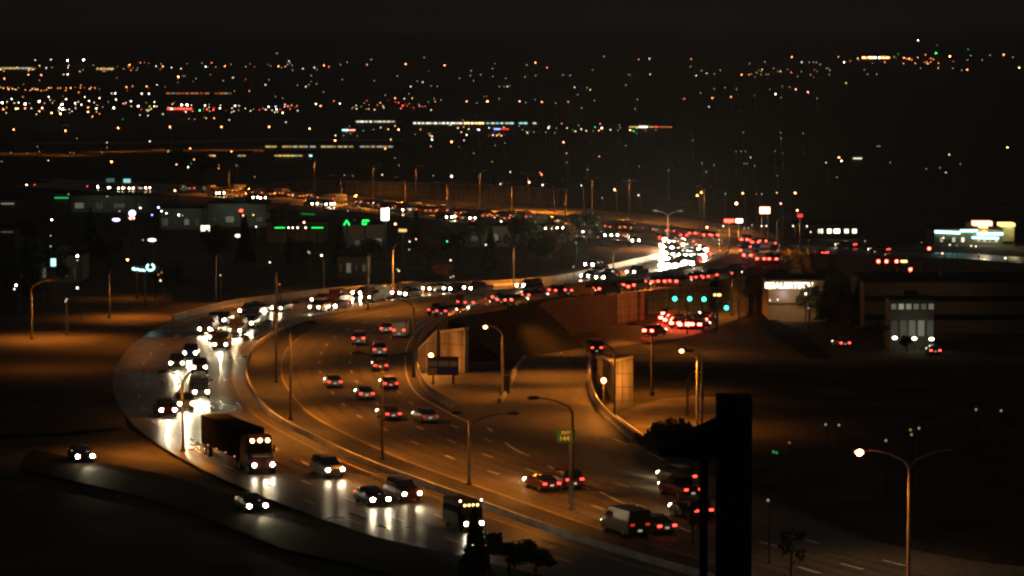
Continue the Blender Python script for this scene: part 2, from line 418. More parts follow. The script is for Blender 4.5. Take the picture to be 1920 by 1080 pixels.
def flat_wall(u0, u1, v0, v1, y, zb, label):
    x0, x1 = (u0 - 960) / F * y, (u1 - 960) / F * y; q0, q1 = H - (v0 - HOR) * y / F, H - (v1 - HOR) * y / F
    m_ = MB(); m_.grid([[Vector((x, y, zb)), Vector((x, y, q)), Vector((x, y + .6, q)), Vector((x, y + .6, zb))] for x, q in ((x0, q0), (x1, q1))])
    o = link('retaining_wall', m_.mesh('retaining_wall', WALLC), label=label, cat='wall')
    m_ = MB(); m_.grid([[Vector((x, y - .15, q + .003)), Vector((x, y - .15, q + .25)), Vector((x, y + .75, q + .25)), Vector((x, y + .75, q + .003))] for x, q in ((x0, q0), (x1, q1))]); link('coping', m_.mesh('coping', BARR), o)
flat_wall(783, 819, 658, 622, yw + .4, -6, 'orange lit concrete wall panel with a sloping top behind the wall lamp')
wall_px('retaining_wall', [(825, 696), (848, 697), (872, 699)], 0, vt=[624, 622, 618], label='tall orange lit concrete wall panel right of the blue highway sign')
wall_px('retaining_wall', [(1154, 757), (1187, 757)], 0, vt=[679, 672], label='tall bright orange concrete wall end right of the ramp')
wall_px('retaining_wall', [(1119, 700), (1132, 722), (1151, 757)], 0, vt=[672, 676, 684], label='dim brown retaining wall beside the ramp, left of the bright wall end')
wall_px('wall_footing', [(1156, 766), (1187, 770)], [-1.2, -1.2], 'low lit concrete footing in front of the bright wall end', thick=1.2, cap=False)
wall_px('retaining_wall', [(988, 662), (1013, 650)], 0, vt=[640, 631], label='short pale wall block at the top left corner of the ramp')
# embankment slope between the highway edge and the low ground
def slope(px, a, b, run=9.):
    top = px_sub(px, a, b, -.06); top = resample(top, 4)
    if a == 6: top = top[:-2]
    sm = offset(top, run * .5); bt = offset(top, run)
    m = MB(); rings = []
    for t, s, q in zip(top, sm, bt):
        zb = g(q.x, q.y) - .15
        rings.append([t, Vector((s.x, s.y, t.z * .55 + zb * .45)), Vector((q.x, q.y, min(zb, -.3)))])
    m.grid(rings, close=False)
    return m.mesh('embankment', BANK)
for a, b in ((6, 10), (14, 17)):
    link('embankment', slope(RED, a, b), kind='structure')
# vertical retaining wall under the tight part of the edge
e_ = resample(px_sub(RED, 1, 9, 0), 3); m_ = MB(); f_ = offset(e_, .45); h_ = offset(e_, .05)
m_.grid([[Vector((p.x, p.y, -.02)), Vector((q.x, q.y, -.02)), Vector((q.x, q.y, g(q.x + 5, q.y) - .4)), Vector((p.x, p.y, g(q.x + 5, q.y) - .4))] for p, q in zip(h_, f_)])
link('retaining_wall', m_.mesh('retaining_wall', WALLC), label='vertical concrete wall dropping from the curved edge beside the blue highway sign', cat='wall')
poly_sheet('gore_pavement', [hit(u, v, .06) for u, v in [(792, 728), (806, 742), (850, 768), (902, 792), (930, 757), (946, 728), (952, 706), (935, 697), (875, 700), (800, 696), (790, 705)]], CONCR)
poly_sheet('bare_ground', [hit(u, v, .05) for u, v in [(1160, 775), (1196, 760), (1240, 748), (1300, 742), (1370, 745), (1380, 770), (1370, 800), (1340, 812), (1290, 820), (1240, 824), (1200, 810)]], mat('bare_soil', (.16, .125, .08), .95, noise=.3, scale=.3, spec=.1))
# bridge over the low street
BR = px_sub(RED, 10, 14, 0); BR = resample(BR, 3)
b = MB(); inner = offset(BR, -16)
rg = [[p + Vector((0, 0, -.012)), p + Vector((0, 0, -1.0)), q + Vector((0, 0, -1.0)), q + Vector((0, 0, -.012))] for p, q in zip(offset(BR, .3), inner)]
b.grid(rg)
br = link('road_bridge', None, loc=(0, 0, 0), label='long concrete road bridge carrying the red tail light lanes over the low street', cat='bridge')
link('deck', b.mesh('deck', WALLC), br)
def pier(u0, v0, u1, v1, zt, th, m, name='abutment'):
    a, c = P(u0, v0, Z7), P(u1, v1, Z7); d = (c - a).normalized(); n = Vector((-d.y, d.x, 0)) * th
    q = MB(); q.grid([[Vector((p.x, p.y, -7.6)), Vector((p.x, p.y, zt)), Vector((p.x + n.x, p.y + n.y, zt)), Vector((p.x + n.x, p.y + n.y, -7.6))] for p in (a, c)])
    link(name, q.mesh(name, m), br)
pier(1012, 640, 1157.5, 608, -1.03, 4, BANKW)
pier(1158, 606, 1201, 600, -1.03, 6, WALLC)
pier(1201.5, 601, 1208, 600, -1.03, 1.0, WALLC, 'pier')
pier(1213, 590, 1330, 580, -1.03, 1.5, WALLC, 'abutment')
pier(1345, 578, 1372, 585, -1.03, 3, WALLC, 'abutment')
wall_px('retaining_wall', [(640, 362), (760, 370), (880, 378), (960, 383), (1062, 387)], 0, vt=[340, 343, 346, 350, 356], label='long orange lit retaining wall above the far lanes', h=0)
wall_px('retaining_wall', [(510, 351), (580, 352), (630, 357)], 0, vt=[345, 341, 342], label='low brown retaining wall climbing at far left above the lanes', h=0)

# ------------------------------------------------------------------ street lamps
def lamp_pole_mesh(h, arms, base=True):
    b = MB(); b.tube([(0, 0, 0), (0, 0, h * .55), (0, 0, h - 1.2)], [.15, .125, .10], n=10)
    if base: b.tube([(0, 0, -.4), (0, 0, .5)], [.3, .26], n=10)
    for a in arms:
        b.tube([(0, 0, h - 1.2), (a * .12, 0, h - .7), (a * .45, 0, h - .25), (a * .75, 0, h - .05), (a, 0, h)], [.075, .065, .06, .05, .045], n=8)
    return b
def head_mesh(a):
    b = MB(); s = 1 if a > 0 else -1
    b.tube([(a - s * .25, 0, 0), (a, 0, .03), (a + s * .5, 0, .03), (a + s * .75, 0, -.02)], [.07, .16, .17, .08], n=8)
    return b
def street_lamp(u, v, h, arms, label, lit=None, energy=0, rz=0, group=None, ang=150, spot_all=True, gh=0., bulb=.13, es=60, cut=True, ground=None, pm=None):
    loc = hit(u, v, gh) if ground is None else P(u, v, ground)
    root = link('street_lamp', None, loc=loc, rz=rz, label=label, cat='street lamp', group=group)
    link('pole', lamp_pole_mesh(h, arms).mesh('pole', pm or STEEL), root)
    for i, a in enumerate(arms):
        hd = link('lamp_head', head_mesh(a).mesh('lamp_head', STEEL), root, (0, 0, h))
        on = lit is not None and i in lit
        k = MB(); s = 1 if a > 0 else -1
        if on: k.ball((a + s * .3, 0, -.15), bulb, 0, 8, 6)
        else: k.ball((a + s * .3, 0, -.1), .1, 0, 8, 4, (1.6, 1, .5))
        link('lamp_glass', k.mesh('lamp_glass', glow('o', es) if on else GLASS), hd)
        if energy and (on or spot_all):
            spot('lamp_or_fill_light', (a + s * .3, 0, h - .32), (a + s * .3, 0.001, 0), energy, SOD, ang, .7, .25, root)
    return root
street_lamp(545, 792, 10.4, (-2.2, 2.2), 'tall median street lamp left of the bend, second dark pole from the left', energy=5600, rz=R(-20))
street_lamp(717, 868, 10.2, (-2.2, 2.2), 'tall dark median street lamp rising beside the red tail lights', energy=4600, rz=R(-15))
street_lamp(880, 915, 6.6, (3.6, -.8), 'dark street lamp with a long bent arm behind the median barrier', energy=2356, rz=R(-4))
street_lamp(1073, 962, 9.6, (-3.0,), 'dark street lamp pole right behind the small green exit sign', energy=4030, rz=R(0))
street_lamp(343, 852, 8.0, (-1.8, 1.8), 'thin dark street lamp among the bright headlights at the left bend', ang=140, energy=6500, rz=R(30))
street_lamp(518, 722, 9.5, (-2, 2), 'dim street lamp behind the top of the median bend', energy=3000)
street_lamp(737, 553, 8.3, (2.4,), 'pale street lamp pole on the far side of the headlight lanes below the white sign', pm=STEELP, energy=7500, rz=R(-60))
street_lamp(607, 548, 5.8, (-1.0,), 'slim street lamp with a white lamp at the far edge of the bend', energy=1500)
street_lamp(942, 745, 8.0, (-1.6,), 'lit sodium street lamp standing left of the orange ramp', pm=STEELP, lit=[0], energy=1600, bulb=.2)
street_lamp(1307, 806, 8.2, (-1.3,), 'lit sodium street lamp, left one of the twin poles right of the ramp', pm=STEELP, lit=[0], energy=9000, bulb=.2)
street_lamp(1316, 812, 8.3, (-1.0,), 'unlit street lamp pole, right one of the twin poles', pm=STEELP, spot_all=False)
street_lamp(1289, 778, 4.6, (.8,), 'short thin lamp post left of the twin poles', spot_all=False)
street_lamp(1152, 792, 8.4, (-2.2,), 'dark street lamp pole in front of the bright wall end', energy=3500)
street_lamp(1150, 548, 8.0, (-2.2, 2.2), 'pale street lamp pole above the bridge end, beside the headlight queue', energy=4200)
street_lamp(963, 545, 8.0, (-2.2, 2.2), 'faint street lamp pole on the far median left of the bridge', energy=7500)
street_lamp(838, 400, 7.5, (-2.2, 2.2), 'distant street lamp pole above the far lanes', energy=8500)
street_lamp(1252, 468, 7.5, (-2.2, 2.2), 'street lamp pole over the packed headlights at the far bend', energy=11000)
street_lamp(1060, 418, 7.5, (-2.2, 2.2), 'distant street lamp pole over the orange far lanes', energy=8500)
street_lamp(640, 385, 7.5, (-2.2, 2.2), 'far street lamp pole over the climbing lanes at left', energy=8500)
street_lamp(430, 366, 7.5, (-2.2, 2.2), 'farthest street lamp pole over the climbing lanes at left', energy=8500)
street_lamp(1350, 498, 7.5, (-2.2, 2.2), 'lit street lamp over the far right bend of the highway', lit=[0], energy=4200)
street_lamp(1456, 478, 7.5, (2.2,), 'street lamp lighting the street that leaves the far bend to the right', energy=4500)
street_lamp(960, 398, 7, (-2,), 'street lamp in front of the long orange wall', energy=11000)
street_lamp(1040, 400, 7, (-2,), 'street lamp at the right end of the long orange wall', energy=11000)
street_lamp(760, 385, 7, (-2,), 'street lamp above the low brown wall at far left', energy=8800)
street_lamp(60, 640, 8.0, (2.2,), 'added street lamp over the orange side road at the left edge', ang=138, energy=12000)  # unseen lamp, added to light the side road
street_lamp(205, 600, 8.0, (2.2,), 'added street lamp over the orange side road right of the tree', ang=138, energy=9000)  # another unseen lamp, added for the side road
street_lamp(258, 560, 6.2, (-1.2,), 'lit sodium lamp on a pale pole under the cyan script sign', lit=[0], energy=1200)
street_lamp(1222, 742, 8, (-2,), 'street lamp over the bare orange ground right of the wall', energy=7000, spot_all=True)
for i_, (u_, v_) in enumerate([(590, 372), (700, 383), (780, 388), (900, 399), (990, 406), (1110, 417), (1180, 424), (1320, 438)]):  # poles added to spread even warm light over the far lanes
    street_lamp(u_, v_, 10, (-1.0, 1.0), 'added slim dark lamp pole, %s from the left over the far lanes' % ['first', 'second', 'third', 'fourth', 'fifth', 'sixth', 'seventh', 'eighth'][i_], energy=9500, ang=160, group='added lamp poles over the far lanes', pm=BLACK)
street_lamp(519, 648, 10.5, (-2.0, 3.0), 'tall dim street lamp at the very top of the median bend', energy=3200, ang=160, pm=BLACK)
street_lamp(776, 712, 9.5, (-2.4,), 'added dark street lamp pole left of the blue highway sign', energy=4500, ang=155, pm=BLACK)  # pole added to brighten the dark outbound lanes
street_lamp(690, 584, 9.5, (-2.0, 2.0), 'dark median street lamp at the top of the outbound curve', energy=4500, ang=155, pm=BLACK)
street_lamp(405, 580, 9, (1.8,), 'dark street lamp by the blunt barrier end at left', energy=5000, ang=150, pm=BLACK)
# big foreground lamp, lower right
street_lamp(1702, 1209, 12.6, (-2.9, 3.0), 'tall pale street lamp at lower right, left arm glowing, right arm dark', lit=[0], energy=7000, spot_all=False, bulb=.24, es=90, ground=0, pm=STEELP)
def wall_lamp(u, v, h, e, label):
    p = hit(u, v, h); root = link('wall_lamp', None, loc=(p.x, p.y, g(p.x, p.y)), label=label, cat='lamp')
    q = MB(); q.tube([(0, 0, -.2), (0, 0, h - .2)], [.08, .06]); q.tube([(0, 0, h - .22), (0, 0, h - .12)], [.2, .2]); link('post', q.mesh('post', STEEL), root)
    q = MB(); q.ball((0, 0, h + .1), .24, 0, 10, 6); link('lamp_glass', q.mesh('lamp_glass', glow('o', 70)), root)
    point('lamp_or_fill_light', (p.x, p.y - .6, p.z + .1), e, SOD, .2)
wall_lamp(808, 668, 2.2, 700, 'glowing orange lamp in front of the sloping wall panel')
wall_lamp(1132, 715, 2.6, 1300, 'bright glowing orange lamp at the right edge of the ramp')
point('bridge_light', P(1235, 572, -3.2), 2200, SOD, .3); point('bridge_light', P(1300, 590, -1.5), 1800, SOD, .3)
point('bridge_light', P(1178, 590, -3.0) - Vector((0, 7, 0)), 1500, SOD, .3)
street_lamp(1118, 612, 6.5, (-1.2,), 'thin street lamp at the corner of the low street', energy=1200, ground=Z7)
street_lamp(1372, 592, 7, (-1.6,), 'dark street lamp by the lower green signal', energy=3500, ground=Z7)
for u_, v_, e_w in ((1045, 666, 3200), (1035, 712, 5500), (1020, 745, 2500)):
    p = hit(u_, v_, 0) + Vector((0, 0, 9)); spot('lamp_or_fill_light', p, p - Vector((0, .01, 8)), e_w, SOD, 110, .7, .3)  # added lights with no fixture, they brighten the ramp
p = P(1620, 1064) + Vector((0, 0, 10)); spot('lamp_or_fill_light', p, p - Vector((0, .01, 8)), 1300, (1, .55, .25), 140, .9, .3)  # added light with no fixture, brightens the road at lower right

# ------------------------------------------------------------------ vehicles
BODYC = {'silver': (.15, .15, .15), 'white': (.3, .29, .27), 'black': (.02, .02, .022), 'dark red': (.07, .008, .007), 'grey': (.14, .14, .15), 'dark blue': (.02, .035, .12), 'tan': (.16, .13, .085)}
def body_mats(c): return mat('car_paint_' + c.replace(' ', '_'), BODYC[c], .28, .3, spec=.6)
def loft(b, secs, mi=0):
    """secs: (x, halfwidth low, halfwidth high, z0, z1)"""
    rg = []
    for x, wl, wh, z0, z1 in secs:
        zm = z0 + (z1 - z0) * .55
        rg.append([(x, -wl * .93, z0), (x, -wl, z0 + .12), (x, -wl, zm), (x, -wh, z1 - .04), (x, -wh * .9, z1), (x, wh * .9, z1), (x, wh, z1 - .04), (x, wl, zm), (x, wl, z0 + .12), (x, wl * .93, z0)])
    b.grid(rg, mi)
KINDS = {
    'sedan': dict(L=4.6, W=.9, body=[(-2.3, .78, .72, .42, .86), (-2.15, .88, .8, .28, .95), (-1.2, .9, .84, .24, .98), (.9, .9, .84, .24, .95), (1.8, .88, .8, .24, .82), (2.2, .84, .74, .28, .74), (2.3, .72, .66, .38, .66)],
                  cabin=[(-1.75, .72, .60, .93, .97), (-1.05, .76, .58, .93, 1.36), (-.3, .77, .6, .93, 1.44), (.35, .77, .58, .93, 1.40), (1.15, .74, .62, .92, .96)], hz=.64, tz=.78),
    'suv': dict(L=4.8, W=.95, body=[(-2.4, .86, .8, .45, 1.02), (-2.3, .94, .88, .32, 1.1), (-1.2, .96, .9, .28, 1.12), (1.0, .96, .9, .28, 1.1), (2.0, .94, .86, .3, 1.0), (2.35, .88, .8, .34, .9), (2.4, .8, .7, .45, .8)],
                cabin=[(-2.2, .82, .7, 1.08, 1.14), (-1.9, .84, .7, 1.08, 1.72), (-.2, .85, .72, 1.08, 1.8), (.5, .84, .7, 1.08, 1.74), (1.25, .82, .7, 1.08, 1.13)], hz=.8, tz=.98),
    'van': dict(L=5.4, W=1.0, body=[(-2.7, .95, .9, .4, 2.1), (-2.6, 1., .92, .3, 2.2), (1.0, 1., .92, .3, 2.2), (1.6, 1., .86, .3, 1.6), (2.4, .96, .85, .3, 1.15), (2.7, .86, .8, .42, .95)],
                cabin=[(.2, 1.01, .9, 1.25, 1.95), (1.0, 1.01, .9, 1.25, 1.98), (1.62, .98, .86, 1.25, 1.62), (1.9, .9, .84, 1.25, 1.3)], hz=.8, tz=1.1),
    'pickup': dict(L=5.4, W=.98, body=[(-2.7, .92, .88, .5, 1.1), (-2.6, .96, .9, .4, 1.15), (-.6, .98, .9, .36, 1.15), (1.4, .98, .9, .36, 1.12), (2.5, .95, .86, .38, 1.05), (2.7, .86, .8, .5, .9)],
                   cabin=[(-.75, .86, .74, 1.1, 1.7), (0, .87, .74, 1.1, 1.84), (.6, .86, .72, 1.1, 1.78), (1.35, .84, .72, 1.1, 1.16)], hz=.85, tz=.95),
}
def wheel_mb():
    b = MB(); b.tube([(0, -.11, 0), (0, .11, 0)], [.33, .33], 0, 14); return b
WHEEL = wheel_mb().mesh('wheel', [RUBBER]); 
_r = MB(); _r.tube([(0, -.125, 0), (0, .125, 0)], [.19, .19], 0, 10); RIM = _r.mesh('rim', [mat('alloy', (.5, .5, .5), .35, .8)])
PARTC = {}
def pmesh(key, fn, mats):
    if key not in PARTC: PARTC[key] = fn().mesh(key[0], mats)
    return PARTC[key]
def make_parts(kind, paint, hl, tl):
    k = KINDS[kind]; hx = k['L'] / 2
    def fb():
        b = MB(); loft(b, k['body']); 
        for s in (-1, 1): b.box((-hx * .3 + 1.35, s * (k['W'] + .07), k['body'][2][4] + .06), (.2, .16, .12))
        return b
    def roof():
        b = MB(); c = k['cabin']; i = [s for s in c if s[4] > s[3] + .3]
        rg = [[(x, -wh * .97, z1 - .02), (x, -wh * .8, z1 + .035), (x, wh * .8, z1 + .035), (x, wh * .97, z1 - .02)] for x, wl, wh, z0, z1 in i]
        b.grid(rg, 0); return b
    def cab(): b = MB(); loft(b, k['cabin']); return b
    out = [('body', pmesh(('body', kind, paint), fb, [body_mats(paint)]), (0, 0, 0)), ('cabin_glass', pmesh(('cabin_glass', kind), cab, [GLASS]), (0, 0, 0)),
           ('roof', pmesh(('roof', kind, paint), roof, [body_mats(paint)]), (0, 0, 0))]
    for x in (-hx * .62, hx * .62):
        for s in (-1, 1): out.append(('wheel', WHEEL, (x, s * (k['W'] - .12), .33)))
    def hd(): b = MB(); b.ball((0, 0, 0), .175, 0, 8, 6, (.5, 1.1, .9)); return b
    def td(): b = MB(); b.box((0, 0, 0), (.08, .34, .17)); return b
    for s in (-1, 1):
        out.append(('headlight', pmesh(('headlight', hl), hd, [glow('h', hl)]), (hx - .03, s * .68, k['hz'])))
        out.append(('taillight', pmesh(('taillight', tl), td, [glow('r', tl) if tl > 0 else mat('taillight_off', (.3, .01, .01), .3)]), (-hx - .01, s * .66, k['tz'])))
    def pl(): b = MB(); b.box((0, 0, 0), (.03, .34, .16)); return b
    out.append(('number_plate', pmesh(('number_plate',), pl, [mat('plate', (.8, .8, .76), .5, emit=(1, .9, .8), es=.35)]), (-hx - .02, 0, .62)))  # plate glows by itself, its light is put into the material
    return out
CARS = []
def full_car(kind, paint, loc, rz, label, group, hl=60, tl=6, cat='car', beam=0, name=None):
    root = link(name or ('parked_car' if False else kind), None, loc=loc, rz=rz, label=label, cat=cat, group=group)
    for n, me, l in make_parts(kind, paint, hl, tl):
        o = link(n, me, root, l)
        if n == 'wheel': link('rim', RIM, o)
    hx = KINDS[kind]['L'] / 2
    if beam:
        spot('headlight_beam', (hx + .25, 0, .75), (hx + 7, 0, -.2), beam * .8, (1, .82, .48), 36, .8, .1, root)
    return root
def far_car_mesh(kind, paint, hl, tl, boost):
    b = MB(); k = KINDS[kind]; hx = k['L'] / 2
    loft(b, k['body'], 0); loft(b, k['cabin'], 1)
    for s in (-1, 1):
        b.ball((hx, s * .66, k['hz']), .14 * boost, 2, 6, 4, (.6, 1, 1)); b.box((-hx - .05, s * .64, k['tz']), (.08, .36 * boost, .2 * boost), 3)
    for x in (-hx * .62, hx * .62):
        for s in (-1, 1): b.tube([(x, s * (k['W'] - .2), .33), (x, s * (k['W'] - .0), .33)], [.33, .33], 4, 8)
    return b.mesh(kind, [body_mats(paint), GLASS, glow('h', hl), glow('r' if tl > 3 else 'u', tl), RUBBER])
FARC = {}
def far_car(kind, paint, loc, rz, label, group, hl, tl, boost=1.):
    key = (kind, paint, hl, tl, boost)
    if key not in FARC: FARC[key] = far_car_mesh(*key)
    return link(kind, FARC[key], loc=loc, rz=rz, label=label, cat='car', group=group)
def heading(p, inbound):
    a, _ = near_t(p); return a + math.pi if inbound else a
ORD = ['first', 'second', 'third', 'fourth', 'fifth', 'sixth', 'seventh', 'eighth', 'ninth', 'tenth', 'eleventh', 'twelfth', 'thirteenth', 'fourteenth', 'fifteenth', 'sixteenth', 'seventeenth', 'eighteenth', 'nineteenth', 'twentieth']
PAINTS = ['silver', 'white', 'black', 'grey', 'dark blue', 'dark red', 'tan']
KK = ['sedan', 'suv', 'sedan', 'pickup', 'suv', 'van']
rnd = random.Random(3)
def queue(pts, inbound, where, group, ground=0., hl=60, tl=6, beam=0, rz=None, far=False, boost=1., specs=None):
    """pts are pixels of the lit end of each car, in left to right order; each gets its own ordinal label"""
    pts = sorted(pts)
    for i, q in enumerate(pts):
        u, v = q[0], q[1]
        kind = q[2] if len(q) > 2 else rnd.choice(KK); paint = q[3] if len(q) > 3 else rnd.choice(PAINTS)
        k = KINDS[kind]; z = k['hz'] if inbound else k['tz']
        p = P(u, v, ground + z); a = heading(p, inbound) if rz is None else rz
        d = Vector((math.cos(a), math.sin(a), 0)); loc = p - d * (k['L'] / 2 if inbound else -k['L'] / 2); loc.z = ground + .01
        what = 'headlights on' if inbound else 'tail lights on'
        lab = '%s %s, %s, %s from left %s' % (paint, kind, what, ORD[i], where) if len(pts) > 1 else '%s %s %s %s' % (paint, kind, what, where)
        if far: far_car(kind, paint, loc, a, lab, group, hl, tl, boost)
        else: full_car(kind, paint, loc, a, lab, group, rnd.choice([hl, round(hl * .5), round(hl * 1.6)]) if inbound else hl, tl, beam=beam * rnd.choice([.6, 1, 1.4]))
G1 = 'cars driving towards the camera'; G2 = 'cars driving away from the camera'
queue([(629, 881, 'suv', 'silver'), (714, 937, 'sedan', 'black'), (773, 926, 'suv', 'dark red')], True, 'on the near lanes', G1, hl=90, beam=1700)
queue([(315, 769), (349, 757), (377, 735), (331, 681), (356, 662), (374, 689)], True, 'at the left end of the bend', G1, hl=90, beam=1700)
queue([(384, 617), (396, 600), (411, 600), (402, 632), (413, 646), (440, 620), (458, 583), (474, 584), (462, 606), (470, 600), (517, 577)], True, 'rounding the top of the bend', G1, hl=80, beam=1500)
queue([(592, 562), (619, 563), (589, 576), (620, 574), (668, 549), (684, 557), (696, 546), (742, 549), (753, 551), (799, 541), (838, 541), (876, 540)], True, 'on the straight above the bend', G1, hl=80, beam=1800)
queue([(975, 535), (1096, 517), (1104, 496), (1112, 510), (1124, 520), (1132, 514), (1182, 510)], True, 'of the bright queue near the bridge', G1, hl=90, beam=1600)
cl = []
for r_, (v0, n_) in enumerate([(449, 3), (455, 4), (461, 5), (467, 6), (473, 6), (479, 6), (486, 5), (492, 4), (498, 2)]):
    for k_ in range(n_):
        cl.append((1246 + (9 if r_ % 2 else 0) * .8 + k_ * 12.5 + rnd.uniform(-2, 2) + max(0, 470 - v0) * .3, v0 + k_ * .6 + rnd.uniform(-1, 1), 'sedan', rnd.choice(['white', 'silver'])))
for j in range(0, len(cl), 14):
    queue(sorted(cl, key=lambda q: -q[1])[j:j + 14], True, 'in the jam %s row' % ['front', 'middle', 'back'][j // 14], G1, hl=500, beam=0, far=True, boost=2.3)
for i_ in range(8):
    p = P(1252 + i_ * 8, 492 - i_ * 4.5, 1.2); a = heading(p, True)
    spot('headlight_beam', p, p + Vector((math.cos(a), math.sin(a), -.25)), 32000, (1, .85, .66), 62, .9, .3)  # jam headlights as a few strong beams, added for haze glow
for (u_, v_) in ((60, 640), (170, 650), (100, 690), (270, 650)):
    q_ = P(u_, v_, 0) + Vector((0, 0, 10)); spot('lamp_or_fill_light', q_, q_ - Vector((0, .01, 9)), 3000, SOD, 150, .9, .4)  # fill lights without lamps, added to brighten the side road
queue([(1192, 451), (1187, 445), (1152, 441), (1140, 441), (1125, 436), (1088, 434), (1082, 434), (1050, 427), (1028, 428), (983, 426), (978, 421)], True, 'descending left of the jam', G1, hl=60, far=True, boost=1.2)
queue([(935, 416), (929, 417), (913, 417), (886, 409), (880, 409), (848, 406), (842, 407), (760, 393), (732, 391)], True, 'on the orange far lanes', G1, hl=50, far=True, boost=1.2)
queue([(622, 382), (616, 383), (590, 382), (493, 371), (479, 370), (475, 369), (416, 362), (410, 362)], True, 'high on the lanes at upper left', G1, hl=45, far=True, boost=1.3)
# outbound
queue([(628, 716, 'sedan', 'grey'), (688, 738, 'sedan', 'silver'), (712, 655, 'suv', 'black'), (714, 685, 'sedan', 'dark red'), (733, 719, 'sedan', 'dark red'), (738, 776, 'sedan', 'dark red')], False, 'inside the bend', G2, tl=4, hl=20, beam=900)
full_car('sedan', 'grey', P(797, 790, 0), heading(P(797, 790), False), 'dark unlit sedan right of the dark red sedan inside the bend', G2, 4, .6)
queue([(1035, 907, 'sedan', 'dark red'), (1078, 899, 'suv', 'dark red')], False, 'beside the exit sign pole', G2, tl=5, hl=40, beam=1800)
queue([(1251, 986, 'sedan', 'white'), (1290, 894, 'suv', 'tan'), (1300, 918, 'pickup', 'dark red'), (1320, 957, 'suv', 'black')], False, 'at lower right by the tower', G2, tl=6, hl=40, beam=1800)
queue([(672, 634), (724, 616), (748, 619), (812, 581), (827, 583), (848, 580), (866, 566), (880, 567)], False, 'on the outbound lanes above the bend', G2, tl=7, hl=30, beam=700)
queue([(930, 557), (940, 562), (952, 562), (985, 553), (992, 548), (1036, 544), (1046, 545), (1056, 542), (1066, 544), (1076, 541)], False, 'climbing to the bridge', G2, tl=14, hl=20)
queue([(1118, 541), (1130, 537), (1152, 537), (1163, 534), (1172, 537), (1182, 534), (1216, 528), (1228, 527), (1240, 527), (1252, 524), (1262, 527)], False, 'on the bridge', G2, tl=18, far=True, hl=10, boost=1.2)
queue([(1290, 520), (1300, 517), (1312, 520), (1322, 518), (1338, 515), (1350, 511), (1365, 512), (1372, 505)], False, 'past the right end of the bridge', G2, tl=10, far=True, hl=10)
cl2 = [(1396 + (i % 6) * 10 + rnd.uniform(-6, 6), 451 + (i // 6) * 9 + (i % 6) * 1.2 + rnd.uniform(-4, 4)) for i in range(24)]
cl2 = [q for q in cl2 if q[0] < 1452]
for j in range(0, len(cl2), 6):
    queue(cl2[j:j + 6], False, 'in the %s far bend row' % ['upper', 'second', 'third', 'lowest'][min(3, j // 6)], G2, tl=20, far=True, hl=10, boost=1.2)
queue([(1340, 441), (1325, 440), (1312, 438), (1298, 437), (1285, 434), (1270, 433), (1255, 432), (1245, 430), (1262, 428), (1282, 441)], False, 'of the red line above the jam', G2, tl=14, far=True, hl=10, boost=1.1)
queue([(1210, 427), (1185, 425), (1175, 421), (1165, 423), (1152, 420), (1130, 419), (1100, 415), (1060, 411), (1020, 407), (985, 405), (950, 402), (915, 399)], False, 'receding on the orange far lanes', G2, tl=3, far=True, hl=10)
queue([(880, 396), (850, 393), (815, 391), (785, 389), (765, 385), (740, 384), (715, 380), (690, 379)], False, 'receding beyond the white sign', G2, tl=3, far=True, hl=10)
queue([(640, 374), (600, 370), (575, 367), (545, 365), (520, 362), (495, 361), (470, 358), (440, 357), (400, 355), (360, 353)], False, 'receding at the upper left', G2, tl=3, far=True, hl=10)
NB = ['by the white pylon sign', 'left of the pylon sign', 'high above the green neon', 'right of the pylon sign', 'on the orange lanes', 'near the dazzling jam']
for b_, (ua, ub, va, vb, n_) in enumerate(((690, 800, 378, 390, 12), (560, 680, 362, 374, 13), (430, 550, 352, 361, 12), (800, 930, 390, 402, 14), (940, 1080, 402, 415, 14), (1090, 1240, 415, 428, 14))):
    queue([(ua + (ub - ua) * (k + rnd.random() * .8) / n_, va + (vb - va) * k / n_ + rnd.uniform(-1, 6)) for k in range(n_)], False, NB[b_], G2, tl=2.5, far=True, hl=10)
# low street jam
js = [(1246, 596), (1254, 600), (1262, 593), (1270, 598), (1278, 603), (1285, 596), (1292, 600), (1300, 597), (1308, 601), (1266, 606), (1250, 588), (1275, 589), (1258, 590), (1288, 589), (1296, 607), (1282, 609), (1305, 608), (1316, 599)]
queue(js[:6], False, 'in the back row under the bridge', 'cars queuing on the low street', Z7, tl=70, far=True, hl=10, rz=R(68), boost=1.7)
queue(js[12:], False, 'in the middle cluster under the bridge', 'cars queuing on the low street', Z7, tl=70, far=True, hl=10, rz=R(68), boost=1.7)
queue(js[6:12], False, 'in the front row under the bridge', 'cars queuing on the low street', Z7, tl=70, far=True, hl=10, rz=R(68), boost=1.7)
queue([(1215, 620, 'suv', 'dark red')], False, 'waiting alone left of the queue on the low street', 'cars queuing on the low street', Z7, tl=50, hl=10, rz=R(60), boost=1.6, far=True)
p = hit(1116, 652, .3 + 1.1); full_car('van', 'black', (p.x, p.y + 2.6, g(p.x, p.y) + .32), R(95), 'dark van with red tail lights at the top of the ramp', G2, 10, 9)
